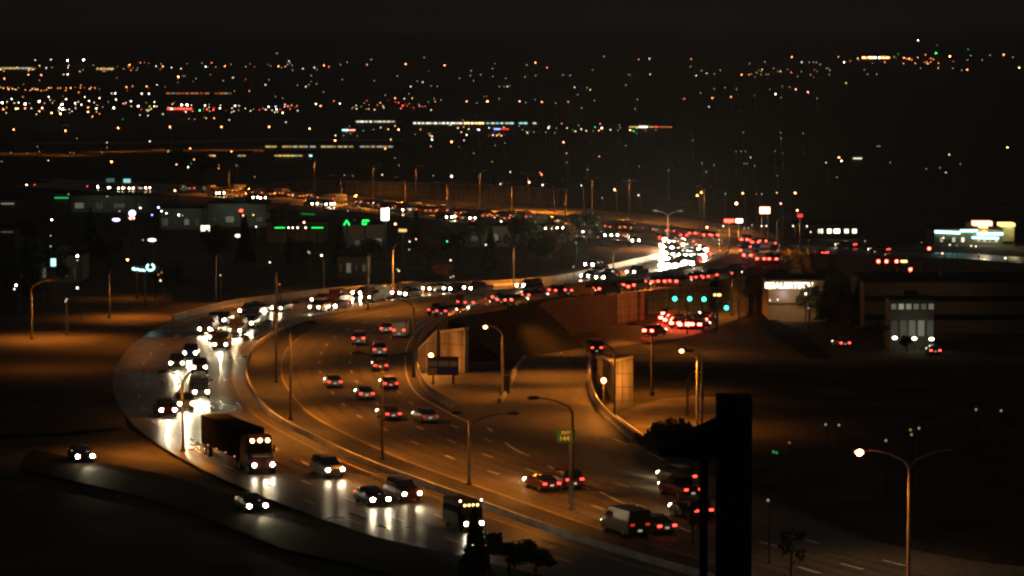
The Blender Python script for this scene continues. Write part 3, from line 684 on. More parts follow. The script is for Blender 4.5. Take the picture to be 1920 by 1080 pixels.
# frontage cars
for (u, v, lab) in ((160, 856, 'lone sedan with dazzling headlights on the dark frontage road at far left'), (483, 949, 'second sedan with headlights on the dark frontage road, nearer the camera')):
    p = P(u, v, .64); a = R(-72); full_car('sedan', 'black', (p.x - 2.3 * math.cos(a), p.y - 2.3 * math.sin(a), .015), a, lab, G1, 110, .6, beam=1700)
queue([(226, 353), (207, 352), (187, 351), (246, 353), (277, 352)], True, 'of the white row at far left', G1, hl=30, far=True, boost=1.4)
for i, (u, v) in enumerate([(1526, 472), (1532, 472), (1648, 466), (1586, 457)]):
    q = hit(u, v, .9); far_car('sedan', 'grey', (q.x, q.y, q.z - .85), R(150), 'tiny red lit car, %s from the left on the street leaving right' % ORD[i], 'cars on the far right street', 10, 9, 1.2)
# articulated lorry with amber roof lights
def truck():
    p = P(494, 872, .9); a = heading(p, True); d = Vector((math.cos(a), math.sin(a), 0)); loc = p - d * 8; loc.z = .01
    root = link('semi_truck', None, loc=loc, rz=a, label='dark semi truck with three amber roof lights and a long trailer on the near lanes', cat='truck')
    dk = mat('truck_paint', (.05, .01, .008), .4); tr = mat('trailer_skin', (.006, .005, .004), .9, noise=.2, scale=1, spec=.02)
    b = MB(); loft(b, [(4.6, 1.2, 1.1, .6, 3.3), (6.6, 1.22, 1.12, .6, 3.5), (6.9, 1.2, 1.0, .6, 2.9), (7.1, 1.15, 1.0, .6, 1.9), (8.0, 1.05, .95, .55, 1.6)]); link('cab', b.mesh('cab', dk), root)
    b = MB(); b.box((7.02, 0, 2.45), (.14, 1.9, .7)); link('windscreen', b.mesh('windscreen', GLASS), root)
    b = MB(); b.box((-2.2, 0, 2.4), (12.6, 2.5, 2.7)); link('trailer', b.mesh('trailer', tr), root)
    b = MB(); b.box((-2.2, 0, .95), (12.4, .9, .18)); b.box((4.6, 0, .8), (4.5, 1.0, .25)); link('chassis', b.mesh('chassis', BLACK), root)
    for x in (7.2, 4.2, 3.0, -6.2, -7.4):
        for s in (-1, 1):
            q = MB(); q.tube([(x, s * 1.22, .5), (x, s * .85, .5)], [.5, .5], 0, 14); wv = link('wheel', q.mesh('wheel', RUBBER), root)
            q = MB(); q.tube([(x, s * 1.235, .5), (x, s * 1.1, .5)], [.26, .26], 0, 10); link('rim', q.mesh('rim', MATS['alloy']), wv)
    for y in (-.72, 0, .72):
        q = MB(); q.ball((6.95, y, 2.98 if y else 3.0), .17, 0, 8, 6); link('marker_light', q.mesh('marker_light', glow('y', 30)), root)
    for y in (-.85, .85):
        q = MB(); q.ball((8.02, y, .9), .17, 0, 8, 6); link('headlight', q.mesh('headlight', glow('w', 80)), root)
    for y in (-1.35, 1.35):
        q = MB(); q.box((6.8, y, 2.2), (.12, .2, .6)); link('mirror', q.mesh('mirror', BLACK), root)
    for x, y in ((-8.52, -1), (-8.52, 1)):
        q = MB(); q.box((x, y, 1.2), (.05, .3, .2)); link('taillight', q.mesh('taillight', glow('r', 4)), root)
    for x in (-6, -3, 0, 3):
        q = MB(); q.box((x, -1.262, 1.15), (.2, .02, .08)); link('side_marker', q.mesh('side_marker', glow('p', 3)), root)
    spot('headlight_beam', (8.3, 0, .9), (15, 0, -.2), 1300, (1, .82, .48), 36, .9, .15, root)
truck()
def bus():
    p = P(889, 979, .8); a = heading(p, True); d = Vector((math.cos(a), math.sin(a), 0)); loc = p - d * 3.6; loc.z = .01
    root = link('shuttle_bus', None, loc=loc, rz=a, label='shuttle bus with a row of yellow roof lights next to the median barrier at bottom', cat='bus'); root.scale = (.6, .9, .85); root.location = (p.x - d.x * 2.2, p.y - d.y * 2.2, .01)
    b = MB(); loft(b, [(-3.6, 1.1, 1.05, .4, 2.7), (-3.4, 1.15, 1.1, .35, 2.8), (2.2, 1.15, 1.1, .35, 2.8), (2.5, 1.12, 1.0, .35, 2.2), (3.1, 1.0, .9, .35, 1.35), (3.6, .92, .85, .4, 1.15)]); link('body', b.mesh('body', mat('bus_paint', (.035, .018, .008), .7, spec=.1)), root)
    b = MB(); b.box((2.46, 0, 1.95), (.16, 1.9, .75)); link('windscreen', b.mesh('windscreen', GLASS), root)
    for s in (-1, 1):
        b = MB()
        for k in range(5): b.box((-2.6 + k * 1.0, s * 1.15, 1.95), (.8, .04, .6))
        link('side_window', b.mesh('side_window', GLASS), root)
        for x in (-2.3, 2.3):
            q = MB(); q.tube([(x, s * 1.14, .42), (x, s * .85, .42)], [.42, .42], 0, 14); link('wheel', q.mesh('wheel', RUBBER), root)
        q = MB(); q.ball((3.6, s * .74, .8), .17, 0, 8, 6); link('headlight', q.mesh('headlight', glow('w', 90)), root)
        q = MB(); q.ball((2.5, s * 1.0, 2.85), .1, 0, 8, 4); link('marker_light', q.mesh('marker_light', glow('w', 8)), root)
    for y in (-.6, -.2, .2, .6):
        q = MB(); q.ball((2.62, y, 2.42), .12, 0, 8, 4); link('roof_light', q.mesh('roof_light', glow('y', 6)), root)
    spot('headlight_beam', (3.9, 0, .8), (11, 0, -.2), 1200, (1, .82, .48), 36, .9, .15, root)
bus()
p = P(1172, 1001, 0); full_car('van', 'tan', p, heading(p, False), 'pale tan van left of the white sedan at lower right', G2, 10, .6)

# ------------------------------------------------------------------ signs
def text_mesh(s, size, m, name='lettering', depth=.01):
    c = bpy.data.curves.new(name, 'FONT'); c.body = s; c.size = size; c.align_x = 'CENTER'; c.align_y = 'CENTER'; c.extrude = depth
    o = bpy.data.objects.new(name, c); COL.objects.link(o)
    dg = bpy.context.evaluated_depsgraph_get(); me = bpy.data.meshes.new_from_object(o.evaluated_get(dg)); bpy.data.objects.remove(o)
    me.name = name; me.materials.clear(); me.materials.append(m)
    return me
def put_text(s, size, m, parent, loc, name='lettering'):
    o = link(name, text_mesh(s, size, m), parent, loc); o.rotation_euler = (R(90), 0, 0); return o
# green exit sign beside the pole: EXIT / 1441
p = P(1061, 945, 0); k_ = p.y / F * 1.003
zs = 38 - (820 - 95) * p.y / F
r_ = link('exit_sign', None, loc=(p.x, p.y, 0), label='small green sign reading EXIT over a number beside the lamp pole', cat='sign')
b = MB(); b.box((0, 0, zs), (1.55, .06, 1.1)); link('panel', b.mesh('panel', SIGNG), r_)
b = MB(); b.tube([(.3, .08, 0), (.3, .08, zs + .5)], .07); link('post', b.mesh('post', STEEL), r_)
put_text('EXIT', .36, SIGNW, r_, (0, -.045, zs + .27)); put_text('1441', .58, SIGNW, r_, (0, -.045, zs - .22))
# large guide sign: pale upper panels, blue service panel, square pale plaque
p = hit(832, 722, 0); s_ = p.y / F
r_ = link('highway_sign', None, loc=(p.x, p.y, g(p.x, p.y)), label='wide highway guide sign with pale top row, blue lower panel and square plaque', cat='sign')
def zv(v): return H - (v - HOR) * p.y / F - g(p.x, p.y)
def xu(u): return (u - 832) * s_
def panel(u0, u1, v0, v1, m, y=0, name='panel'):
    b = MB(); b.box(((xu(u0) + xu(u1)) / 2, y, (zv(v0) + zv(v1)) / 2), (xu(u1) - xu(u0), .08, zv(v0) - zv(v1))); return link(name, b.mesh(name, m), r_)
panel(802, 860, 670, 705, mat('sign_backing', (.06, .05, .04), .7), .12, 'backing')
for a, c in ((804, 820), (822.5, 841), (843, 858)): panel(a, c, 678, 688, mat('sign_cream', (.42, .40, .30), .5))
panel(804.5, 819, 691, 703, mat('sign_yellow', (.42, .37, .16), .5)); panel(824, 857, 690, 704, SIGNB)
b = MB(); b.tube([(xu(812), .2, -.3), (xu(812), .2, zv(690))], .12); b.tube([(xu(850), .2, -.3), (xu(850), .2, zv(690))], .12); link('post', b.mesh('post', STEEL), r_)
pb = hit(948, 745, 0); sb = link('sign_back', None, loc=(pb.x, pb.y, g(pb.x, pb.y)), label='narrow dark back of a road sign at the foot of the lit lamp pole', cat='sign')
m_ = MB(); m_.box((0, 0, 1.4), (.95, .08, 2.0)); link('panel', m_.mesh('panel', BLACK), sb); m_ = MB(); m_.tube([(0, .1, -.3), (0, .1, 2.2)], .06); link('post', m_.mesh('post', STEEL), sb)
# generic glowing signs on poles or façades; (u,v,w,h,colour,strength,shape,label)
def glow_sign(u, v, wpx, hpx, c, s, label, h=6., round_=False, cat='sign', two=False):
    p = hit(u, v, h); q = p.y / F; zg = g(p.x, p.y)
    root = link('lit_sign', None, loc=(p.x, p.y, zg), label=label, cat=cat)
    b = MB()
    if round_: b.ball((0, 0, h), 1, 0, 14, 8, (wpx * q / 2, .3, hpx * q / 2))
    else: b.box((0, 0, h), (wpx * q, .5, hpx * q), 0, 0, .12)
    link('sign_face', b.mesh('sign_face', glow(c, s)), root)
    b = MB(); bt = h - hpx * q / 2
    for x in ((-wpx * q * .3, wpx * q * .3) if two else (0,)): b.tube([(x, .1, -.3), (x, .1, bt)], .16 if not two else .12)
    link('post', b.mesh('post', STEEL), root)
    return root
for a in [(218, 412, 15, 6, 'l', 4, 'flat oval lavender sign below the round lavender sign', 4, True),
          (248, 400, 13, 12, 'l', 5, 'round glowing lavender sign at left', 7, True),
          (247, 409, 11, 5, 'p', 8, 'small pinkish white sign just under the round lavender sign', 5, True),
          (385, 428, 16, 10, 'w', 3, 'white rectangular lit sign box in the commercial strip', 5, False),
          (285, 450, 16, 6, 'w', 3, 'white oval sign below the lavender signs', 5, True),
          (446, 442, 11, 6, 'w', 3, 'small white sign right of the rectangular sign box', 4, True),
          (722, 402, 14, 22, 'w', 7, 'tall bright white pylon sign beside the far lanes', 9, False),
          (755, 432, 15, 5, 'y', 1.2, 'yellow green lit sign right of the tall white pylon', 6, False),
          (1434, 415, 19, 12, 'p', 8, 'pinkish white pylon sign on two legs beyond the far bend', 8, False),
          (1367, 415, 18, 6, 'r', 9, 'red half of a long sign beyond the far bend', 6, False),
          (1386, 415, 13, 7, 'w', 5, 'white half of a long sign beyond the far bend', 6, False),
          (100, 492, 9, 14, 'c', 2, 'tilted cyan banner sign between two white lamps', 7, False),
          (1345, 553, 14, 4, 'y', 3, 'small yellow street name sign right of the green signals', 6, False),
          (1695, 490, 12, 4, 'y', 3, 'small yellow street name sign right of the red signals', 6, False),
          (238, 339, 13, 7, 'c', .8, 'pale greenish white lit panel above the far left cars, right one', 7, False),
          (207, 338, 15, 7, 'c', .12, 'dim green grey panel above the far left cars, left one', 7, False),
          (1500, 428, 10, 6, 'r', 1.2, 'small red and white diner sign left of the lit windows', 7, False),
          (452, 395, 7, 5, 'r', 9, 'small red sign above the white dots of the strip', 7, True)]:
    glow_sign(*a[:7], h=a[7], round_=a[8], two=(a[0] == 1434))
q_ = hit(832, 712, 0); spot('sign_fill_light', (q_.x, q_.y - 4, q_.z + .6), (q_.x, q_.y, q_.z + 1.8), 260, (1, .85, .55), 110, .9, .3)  # fill light added to brighten the guide sign, no fixture stands there
# green arrow letter and neighbour
def neon(u, v, strokes, r, c, s, label, h=6.):
    p = hit(u, v, h); q = p.y / F; root = link('neon_sign', None, loc=(p.x, p.y, g(p.x, p.y)), label=label, cat='sign')
    b = MB()
    for st in strokes: b.tube([(x * q, 0, h - y * q) for x, y in st], r * q, 0, 6)
    link('neon_tube', b.mesh('neon_tube', glow(c, s)), root)
    xs = [x for st in strokes for x, y in st]; yb = max(y for st in strokes for x, y in st)
    b = MB(); b.box((sum(xs) / len(xs) * q, .25, h), ((max(xs) - min(xs)) * q + 1, .2, 1.0)); b.tube([(sum(xs) / len(xs) * q, .3, -.3), (sum(xs) / len(xs) * q, .3, h)], .14); link('frame', b.mesh('frame', BLACK), root)
neon(650, 417, [[(-5, 5), (0, -4), (5, 5)]], 1.1, 'n', 4, 'green neon chevron shaped like a roof')
neon(685, 417, [[(-1, -4), (-5, -3), (-5, 3), (-1, 4)], [(1, 4), (1, -4), (7, -3)]], 1.1, 'n', 4, 'pair of green neon letters right of the chevron')
circ = [(20 + 7 * math.cos(t * .6), -3 + 6 * math.sin(t * .6)) for t in range(-2, 8)]
neon(262, 504, [[(-12, 0), (-8, 2), (-4, 0), (0, 3), (5, 2), (10, 4)], [(-14, 1), (-10, -2)], circ], 1.7, 'c', 4, 'cyan neon script sign with an open circle at its right end')
neon(540, 427, [[(-25, 0), (-6, 0)]], 1.0, 'n', 2, 'left length of the long green neon band at the filling station')
neon(592, 427, [[(-8, 0), (14, 0)]], 1.0, 'n', 2, 'right length of the long green neon band at the filling station')
neon(560, 401, [[(-40, 0), (-20, 0)], [(-10, -1), (30, 1)]], 1.1, 'n', .25, 'dim green neon edge line above the filling station')
# traffic signals
def signal(u, v, c, label, h=6.):
    p = hit(u, v, h); root = link('traffic_signal', None, loc=(p.x, p.y, g(p.x, p.y)), label=label, cat='traffic light', group='traffic signals')
    b = MB(); b.box((0, .1, h + (.35 if c == 't' else -.35)), (.45, .3, 1.25)); link('housing', b.mesh('housing', BLACK), root)
    b = MB(); b.ball((0, -.1, h), .3, 0, 8, 6, (1, .6, 1)); link('signal_lens', b.mesh('signal_lens', glow(c, 14 if c == 't' else 30)), root)
    b = MB(); b.tube([(0, .3, h + .9), (0, .3, h + 1.1)], .06); b.tube([(-2, .3, h + 1.1), (2, .3, h + 1.1)], .07); b.tube([(2, .3, -.3), (2, .3, h + 1.1)], .1); link('mast', b.mesh('mast', STEEL), root)
for i, (u, v) in enumerate([(1265, 560), (1293, 560), (1320, 561)]): signal(u, v, 't', '%s green traffic signal of the row under the bridge' % ['left', 'middle', 'right'][i])
signal(1362, 577, 't', 'lower green traffic signal alone at the right of the low street', 4.5)
for i, (u, v) in enumerate([(1647, 490), (1662, 490), (1681, 490)]): signal(u, v, 'r', '%s red traffic signal of the row on the right hand street' % ['left', 'middle', 'right'][i])
signal(1707, 505, 'r', 'upper red traffic signal of the stacked pair at right', 5.5); signal(1706, 513, 'r', 'lower red traffic signal of the stacked pair at right', 4.8)
signal(1742, 466, 'r', 'single red traffic signal below the neon restaurant', 6)
signal(1817, 520, 'r', 'lone red traffic signal above the dark office roof', 6)

# ------------------------------------------------------------------ buildings
def bld(u0, u1, vb, hm, depth, m, label, cat='building', name='building', roofm=None, rz=0):
    a, c = hit(u0, vb), hit(u1, vb); wd = (c - a).length; mid = (a + c) / 2; zg = g(mid.x, mid.y)
    root = link(name, None, loc=(mid.x, mid.y, zg), label=label, cat=cat, rz=rz)
    b = MB(); b.box((0, depth / 2, hm / 2 - .5), (wd, depth, hm + 1), 0, 0, .05); link('wall', b.mesh('wall', m), root)
    b = MB(); b.box((0, depth / 2, hm + .13), (wd + .5, depth + .5, .25)); link('roof', b.mesh('roof', roofm or ROOFD), root)
    b = MB(); b.box((0, depth * .5, hm + .75), (2.2, 1.6, 1.)); link('roof_unit', b.mesh('roof_unit', STEEL), root)
    return root, wd, mid, mid.y / F
def win(root, x, z, wd, ht, m, name='window', y=-.03, th=.08):
    fr = MB(); fr.box((x, y, z), (wd + .16, th, ht + .16)); f = link(name, fr.mesh(name, BLACK), root)
    pn = MB(); pn.box((x, y - th / 2 - .01, z), (wd, .03, ht)); link('pane', pn.mesh('pane', m), f); return f
WARMW = lambda s: glow('k', s)
# tan building with illuminated sign
rt, wd, mid, q = bld(1441, 1552, 603, 6.9, 14, TAN, 'tan building with a dazzling white illuminated sign along its top')
b = MB(); b.box((0, -.06, 3.0), (wd, .12, .35)); link('cornice', b.mesh('cornice', mat('brown_band', (.10, .06, .03), .8)), rt)
b = MB(); b.box((0, -.06, 6.75), (wd + .1, .14, .3)); link('cornice', b.mesh('cornice', TAN), rt)
x0 = -wd / 2 + 2.7 * q * 2
b = MB()
ti = link('lettering', text_mesh('DEALERTECH', 1.35, glow('w', 5), depth=.06), rt, (x0 + 2.9, -.15, 6.05)); ti.rotation_euler = (R(90), 0, 0)
b = MB(); b.box((x0 + 2.9, -.04, 6.05), (5.3, .05, 1.15)); link('sign_panel', b.mesh('sign_panel', glow('w', .55)), rt)
b = MB()
for t in range(16):
    a0, a1 = t * math.pi / 8, (t + 1) * math.pi / 8
b.tube([(x0 - .35 + .42 * math.cos(t * math.pi / 8), -.15, 6.05 + .42 * math.sin(t * math.pi / 8)) for t in range(17)], .13, 0, 6); link('logo', b.mesh('logo', glow('y', 5)), rt)
for xx, zz in ((-.48, 3.6), (-.35, 3.7), (.1, 3.75)):
    b = MB(); b.ball((xx * wd, -.2, zz), .12); link('wall_light', b.mesh('wall_light', glow('k', 3)), rt)
point('sign_light', (mid.x - 2.5, mid.y - 1.0, mid.z + 4.6), 60, (.75, .7, 1), .3)
spot('wall_wash', (mid.x - 1, mid.y - 7, mid.z + 6.6), (mid.x - 1, mid.y, mid.z + 3), 1100, (1, .62, .26), 110, .8, .3)
# long dim office behind
rt, wd, mid, q = bld(1620, 1960, 625, 8.2, 20, mat('office_wall', (.12, .11, .095), .85, noise=.1, scale=.3), 'long low office building in near darkness at right')
b = MB(); b.box((0, -.05, 5.6), (wd, .1, .9)); link('window_band', b.mesh('window_band', GLASS), rt)
b = MB(); b.box((0, -.05, 2.6), (wd, .1, .9)); link('window_band', b.mesh('window_band', GLASS), rt)
spot('wall_wash', (mid.x - 4, mid.y - 12, mid.z + 9), (mid.x - 4, mid.y, mid.z + 5), 300, (1, .62, .3), 130, .9, .3)
# lit glass entrance
rt, wd, mid, q = bld(1668, 1752, 656, 7.6, 6, mat('entrance_wall', (.10, .10, .08), .8), 'office entrance hall with a lit strip of windows over bright glass doors', name='entrance_hall')
for i in range(6): win(rt, -wd / 2 + wd * (i + .5) / 6, 6.6, wd / 6 - .35, .85, glow('k', [.12, .3, .22, .12, .08, .16][i]))
for i in range(5): win(rt, -wd / 2 + wd * (i + .5) / 5, 3.3, wd / 5 - .4, 2.4, glow('k', [.03, .05, .10, .16, .05][i]), name='glass_door')
for i, (u, v) in enumerate(((1680, 634), (1718, 636), (1727, 621))):
    pp = P(u, v, mid.z + 2.2); o = link('garden_lamp', None, loc=(pp.x, mid.y - 3 - i, mid.z), label='%s white lamp in front of the office entrance' % ['left', 'middle', 'right'][i], cat='lamp', group='lamps at the office entrance')
    b = MB(); b.tube([(0, 0, -.3), (0, 0, 1.9)], .06); link('post', b.mesh('post', BLACK), o); b = MB(); b.ball((0, 0, 2.1), .3, 0, 10, 6, (1.3, 1, .8)); link('lamp_glass', b.mesh('lamp_glass', glow('w', 8)), o)
point('entrance_light', (mid.x, mid.y - 3, mid.z + 3), 70, (.9, 1, .7), .4)
for i, (u, v, c) in enumerate([(1578, 643, 'y'), (1588, 643, 'r'), (1597, 643, 'r'), (1750, 656, 'o'), (1757, 657, 'o')]):
    pass
for (u, v, c, lab) in ((1580, 643, 'k', 'sedan with a pale light and red lamps parked left of the office entrance'), (1754, 657, 'o', 'sedan with two small orange lamps parked right of the office entrance')):
    pp = hit(u, v, .8); full_car('sedan', 'black', (pp.x, pp.y + 2.3, g(pp.x, pp.y) + .02), R(100 if c == 'k' else 90), lab, 'parked cars by the office', 4, 12)
# restaurant with neon roof, far right
rt, wd, mid, q = bld(1752, 1902, 461, 3.8, 16, mat('diner_wall', (.25, .22, .14), .8), 'low restaurant with bright white and green neon roof lines at right edge', name='restaurant')
def px2(u, v): return ((u - 1827) * q, H - (v - HOR) * mid.y / F - mid.z)
def bar(u0, v0, u1, v1, c, s, nm, y=-.25, r=.22):
    a, e = px2(u0, v0), px2(u1, v1); b = MB(); b.tube([(a[0], y, a[1]), (e[0], y, e[1])], r); link(nm, b.mesh(nm, glow(c, s)), rt)
bar(1752, 434, 1800, 436, 'c', 5, 'neon_line', r=.26); bar(1800, 432, 1832, 432, 'c', 4, 'neon_line', r=.26); bar(1832, 438, 1880, 438, 'c', 5, 'neon_line', r=.26); bar(1822, 445, 1872, 446, 'c', 4, 'neon_line')
def blk(u0, u1, v0, v1, m, nm, y=2, d=4):
    a, e = px2(u0, v0), px2(u1, v1); b = MB(); b.box(((a[0] + e[0]) / 2, y, (a[1] + e[1]) / 2), (e[0] - a[0], d, a[1] - e[1])); link(nm, b.mesh(nm, m), rt)
blk(1838, 1852, 424, 436, glow('y', 2.5), 'sign_column'); blk(1826, 1860, 415, 423, glow('p', 5), 'sign_top', 1.9, 4.4)
blk(1880, 1900, 425, 452, mat('tower_wall', (.4, .36, .2), .8), 'tower', 2, 5); blk(1875, 1902, 418, 424, glow('y', 2.5), 'tower_crown', 1.9, 5.6)
for i, u in enumerate((1765, 1788, 1805, 1835, 1846, 1856, 1868)): win(rt, px2(u, 440)[0], px2(u, 449)[1], .7, 1.1, glow('k', [.4, .7, 1.5, .6, .8, .5, 1.0][i]))
point('restaurant_light', (mid.x + 2, mid.y - 3, mid.z + 4), 500, (1, .9, .5), .4)
point('restaurant_light', (mid.x + 9, mid.y - 3, mid.z + 5), 500, (1, .85, .4), .4)
# low block with a row of lit windows
rt, wd, mid, q = bld(1490, 1612, 448, 3.6, 10, mat('block_wall', (.10, .08, .06), .85), 'low dark shop block with a row of bright windows beyond the far bend')
for i, (u, ww, s) in enumerate(((1536, 5, 1.2), (1541, 3, 3), (1555, 8, 4), (1569, 11, 5), (1587, 8, 2.2), (1602, 8, 3))):
    win(rt, (u - 1551) * q, 1.9, ww * q, 1.0, glow('k', s))
def strip_building(u0, u1, vt, segs, label, c='k', hm=4., depth=12, th=1.6, m=None):
    """far low building with a glowing fascia; segs = lit segments in pixels (u0,u1,strength)"""
    p0 = hit((u0 + u1) / 2, vt, hm); q = p0.y / F; wd = (u1 - u0) * q; zg = g(p0.x, p0.y)
    rt = link('building', None, loc=(p0.x, p0.y, zg), label=label, cat='building')
    b = MB(); b.box((0, depth / 2 + .3, hm / 2 + .2), (wd, depth, hm + 1.4)); link('wall', b.mesh('wall', m or mat('far_wall', (.12, .11, .09), .85)), rt)
    b = MB(); b.box((0, depth / 2 + .3, hm + 1.05), (wd + .6, depth + .6, .3)); link('roof', b.mesh('roof', ROOFD), rt)
    for a, e, cc, s in segs:
        b = MB(); b.box((((a + e) / 2 - (u0 + u1) / 2) * q, .1, hm), ((e - a) * q, .3, th * q)); link('lit_fascia', b.mesh('lit_fascia', glow(cc, s)), rt)
    return rt
def jag(a, e, c, lo, hi, n, sd):
    r = random.Random(sd); out = []; st = (e - a) / n
    for i in range(n):
        if r.random() < .85: out.append((a + i * st, a + i * st + st * r.uniform(.55, .98), c if r.random() < .8 else 'k', round(r.uniform(lo, hi), 1)))
    return out
strip_building(664, 745, 228, jag(668, 742, 'w', .8, 3, 9, 1), 'far shopping building with a broken white light line, left of the long one', th=2.2)
strip_building(757, 1012, 231, jag(760, 868, 'k', 1, 3, 14, 2) + jag(870, 910, 'y', 3, 5, 6, 3) + jag(912, 1008, 'c', .8, 1.6, 11, 4), 'very long far shopping building outlined by a white and yellow light line', th=2.4)
strip_building(495, 750, 275, jag(498, 748, 'y', .5, .9, 24, 5), 'long far building with a thin dull yellow line of lights', th=2.4)
strip_building(0, 66, 128, jag(0, 64, 'y', .5, 1.2, 8, 6), 'distant building with a dull yellow light line at the left edge', th=3)
strip_building(180, 214, 129, jag(181, 213, 'y', 1, 2, 5, 7), 'distant building with a short yellow light line at upper left', th=3)
strip_building(312, 368, 204, jag(314, 366, 'r', 5, 9, 9, 8), 'far building with a bright red light line', th=2.4)
strip_building(310, 440, 175, jag(312, 438, 'o', .3, .8, 14, 9), 'far building with a faint brown orange line of lights', th=2.4)
strip_building(380, 466, 292, jag(384, 406, 'y', 1, 2, 3, 10) + jag(446, 462, 'y', .5, 1, 2, 11), 'distant block with a small oval of yellow light')
strip_building(512, 586, 292, jag(515, 582, 'y', .8, 1.8, 9, 12) + [(580, 585, 'c', 4)], 'distant block with scattered yellow windows and a cyan lamp')
strip_building(1176, 1262, 238, [(1180, 1196, 'y', 1), (1198, 1214, 'w', 7), (1216, 1226, 'y', .8), (1228, 1234, 'r', 3), (1236, 1258, 'o', .6)], 'far building with a bright white patch and red lamp on its light line')
strip_building(918, 956, 242, [(926, 938, 'b', 5), (940, 954, 'r', 2.2)], 'far shop with adjoining blue and red signs')
strip_building(640, 668, 244, [(642, 652, 'c', 5), (653, 666, 'p', 4), (652.2, 652.9, 'b', 4)], 'far shop with a cyan and pink sign')
strip_building(1594, 1620, 297, [(1600, 1616, 'k', 2)], 'lone far building with a small pale window strip on the dark slope')
strip_building(1612, 1672, 108, jag(1617, 1669, 'o', 8, 18, 12, 13), 'hilltop building with a dense blazing orange row of lights', th=3)
strip_building(500, 610, 425, [], 'filling station canopy under the green neon band', hm=3.2, depth=8, m=mat('canopy_wall', (.3, .22, .12), .8))
for i, (u0, u1, v) in enumerate(((0, 26, 378), (100, 132, 371), (0, 30, 382), (0, 28, 435))): strip_building(u0, u1, v, [(u0 + 2, u1 - 4, 'g' if i < 2 else 'k', (.5, .7, .35, .1)[i])], 'dim %s lit shed, number of the small sheds down the left edge'.replace('number', ORD[i]) % ('green' if i < 2 else 'olive'), hm=3.5)
for i, (u0, u1, v, hm) in enumerate(((300, 380, 430, 4.5), (390, 500, 425, 5), (130, 280, 398, 4), (640, 720, 470, 5), (880, 960, 462, 4), (632, 690, 520, 3.5), (75, 150, 530, 4.5))):
    rt, wd, mid, q = bld(u0, u1, v, hm, 12, mat('strip_wall', (.24, .25, .20), .85, noise=.2, scale=.3), ['pale low shop block left of the rectangular white sign', 'pale low shop block right of the rectangular white sign', 'long low shop block below the far highway at left', 'dark low block right of the filling station', 'dim low building in the dark middle ground', 'faint grey low shed behind the headlights', 'low building with pale awning beside the big tree at left'][i])
    for k in range(4): win(rt, -wd / 2 + wd * (k + .5) / 4, 1.6, wd / [7, 12, 9, 16][(k * 3 + i) % 4], [1.6, 1.0, 1.3][(k + i) % 3], glow('k', [.05, .02, .12, .03][(k + i) % 4]))
    spot('wall_wash', (mid.x, mid.y - 8, mid.z + 6.5), (mid.x, mid.y, mid.z + 1), [170, 260, 200, 40, 30, 40, 80][i], (.8, 1, .75) if i < 3 else (1, .7, .4), 130, .9, .4)
spot('canopy_light', hit(555, 428, 5) - Vector((0, 4, 0)), hit(555, 440, 0), 500, SOD, 130, .8, .3)
# foreground silhouette: dark tower with a small lean-to roof
def fpt(u, v, D): return ((u - 960) / F * D, H - (v - HOR) * D / F)
D0 = 120.; xa, _ = fpt(1346, 0, D0); xb, _ = fpt(1411, 0, D0); zt = fpt(0, 742, D0)[1]; xm = (xa + xb) / 2
rt = link('chimney_tower', None, loc=(xm, D0, 12.), label='tall black unlit tower in the foreground with a small sloping side roof and post', cat='tower')
b = MB(); b.box((0, 0, (zt - 12) / 2 - 1), (xb - xa, 1.2, zt - 12 + 2), 0, 0, .04); link('shaft', b.mesh('shaft', BRICKD), rt)
xl = fpt(1238, 0, D0)[0] - xm; xr = fpt(1352, 0, D0)[0] - xm; z1 = fpt(0, 838, D0)[1] - 12; z2 = fpt(0, 791, D0)[1] - 12; z3 = fpt(0, 856, D0)[1] - 12
xe = fpt(1236, 0, D0)[0] - xm
b = MB(); b.grid([[(xe, -1, z1 - .3), (xe, -1, z1), (xr - .12, -1, z2), (xr - .12, -1, z3)], [(xe, 1, z1 - .3), (xe, 1, z1), (xr - .12, 1, z2), (xr - .12, 1, z3)]]); link('side_roof', b.mesh('side_roof', ROOFD), rt)
x5 = fpt(1322, 0, D0)[0] - xm
b = MB(); b.box((x5, 0, z3 / 2 - 1), (.3, .3, z3 + 2)); link('post', b.mesh('post', BRICKD), rt)

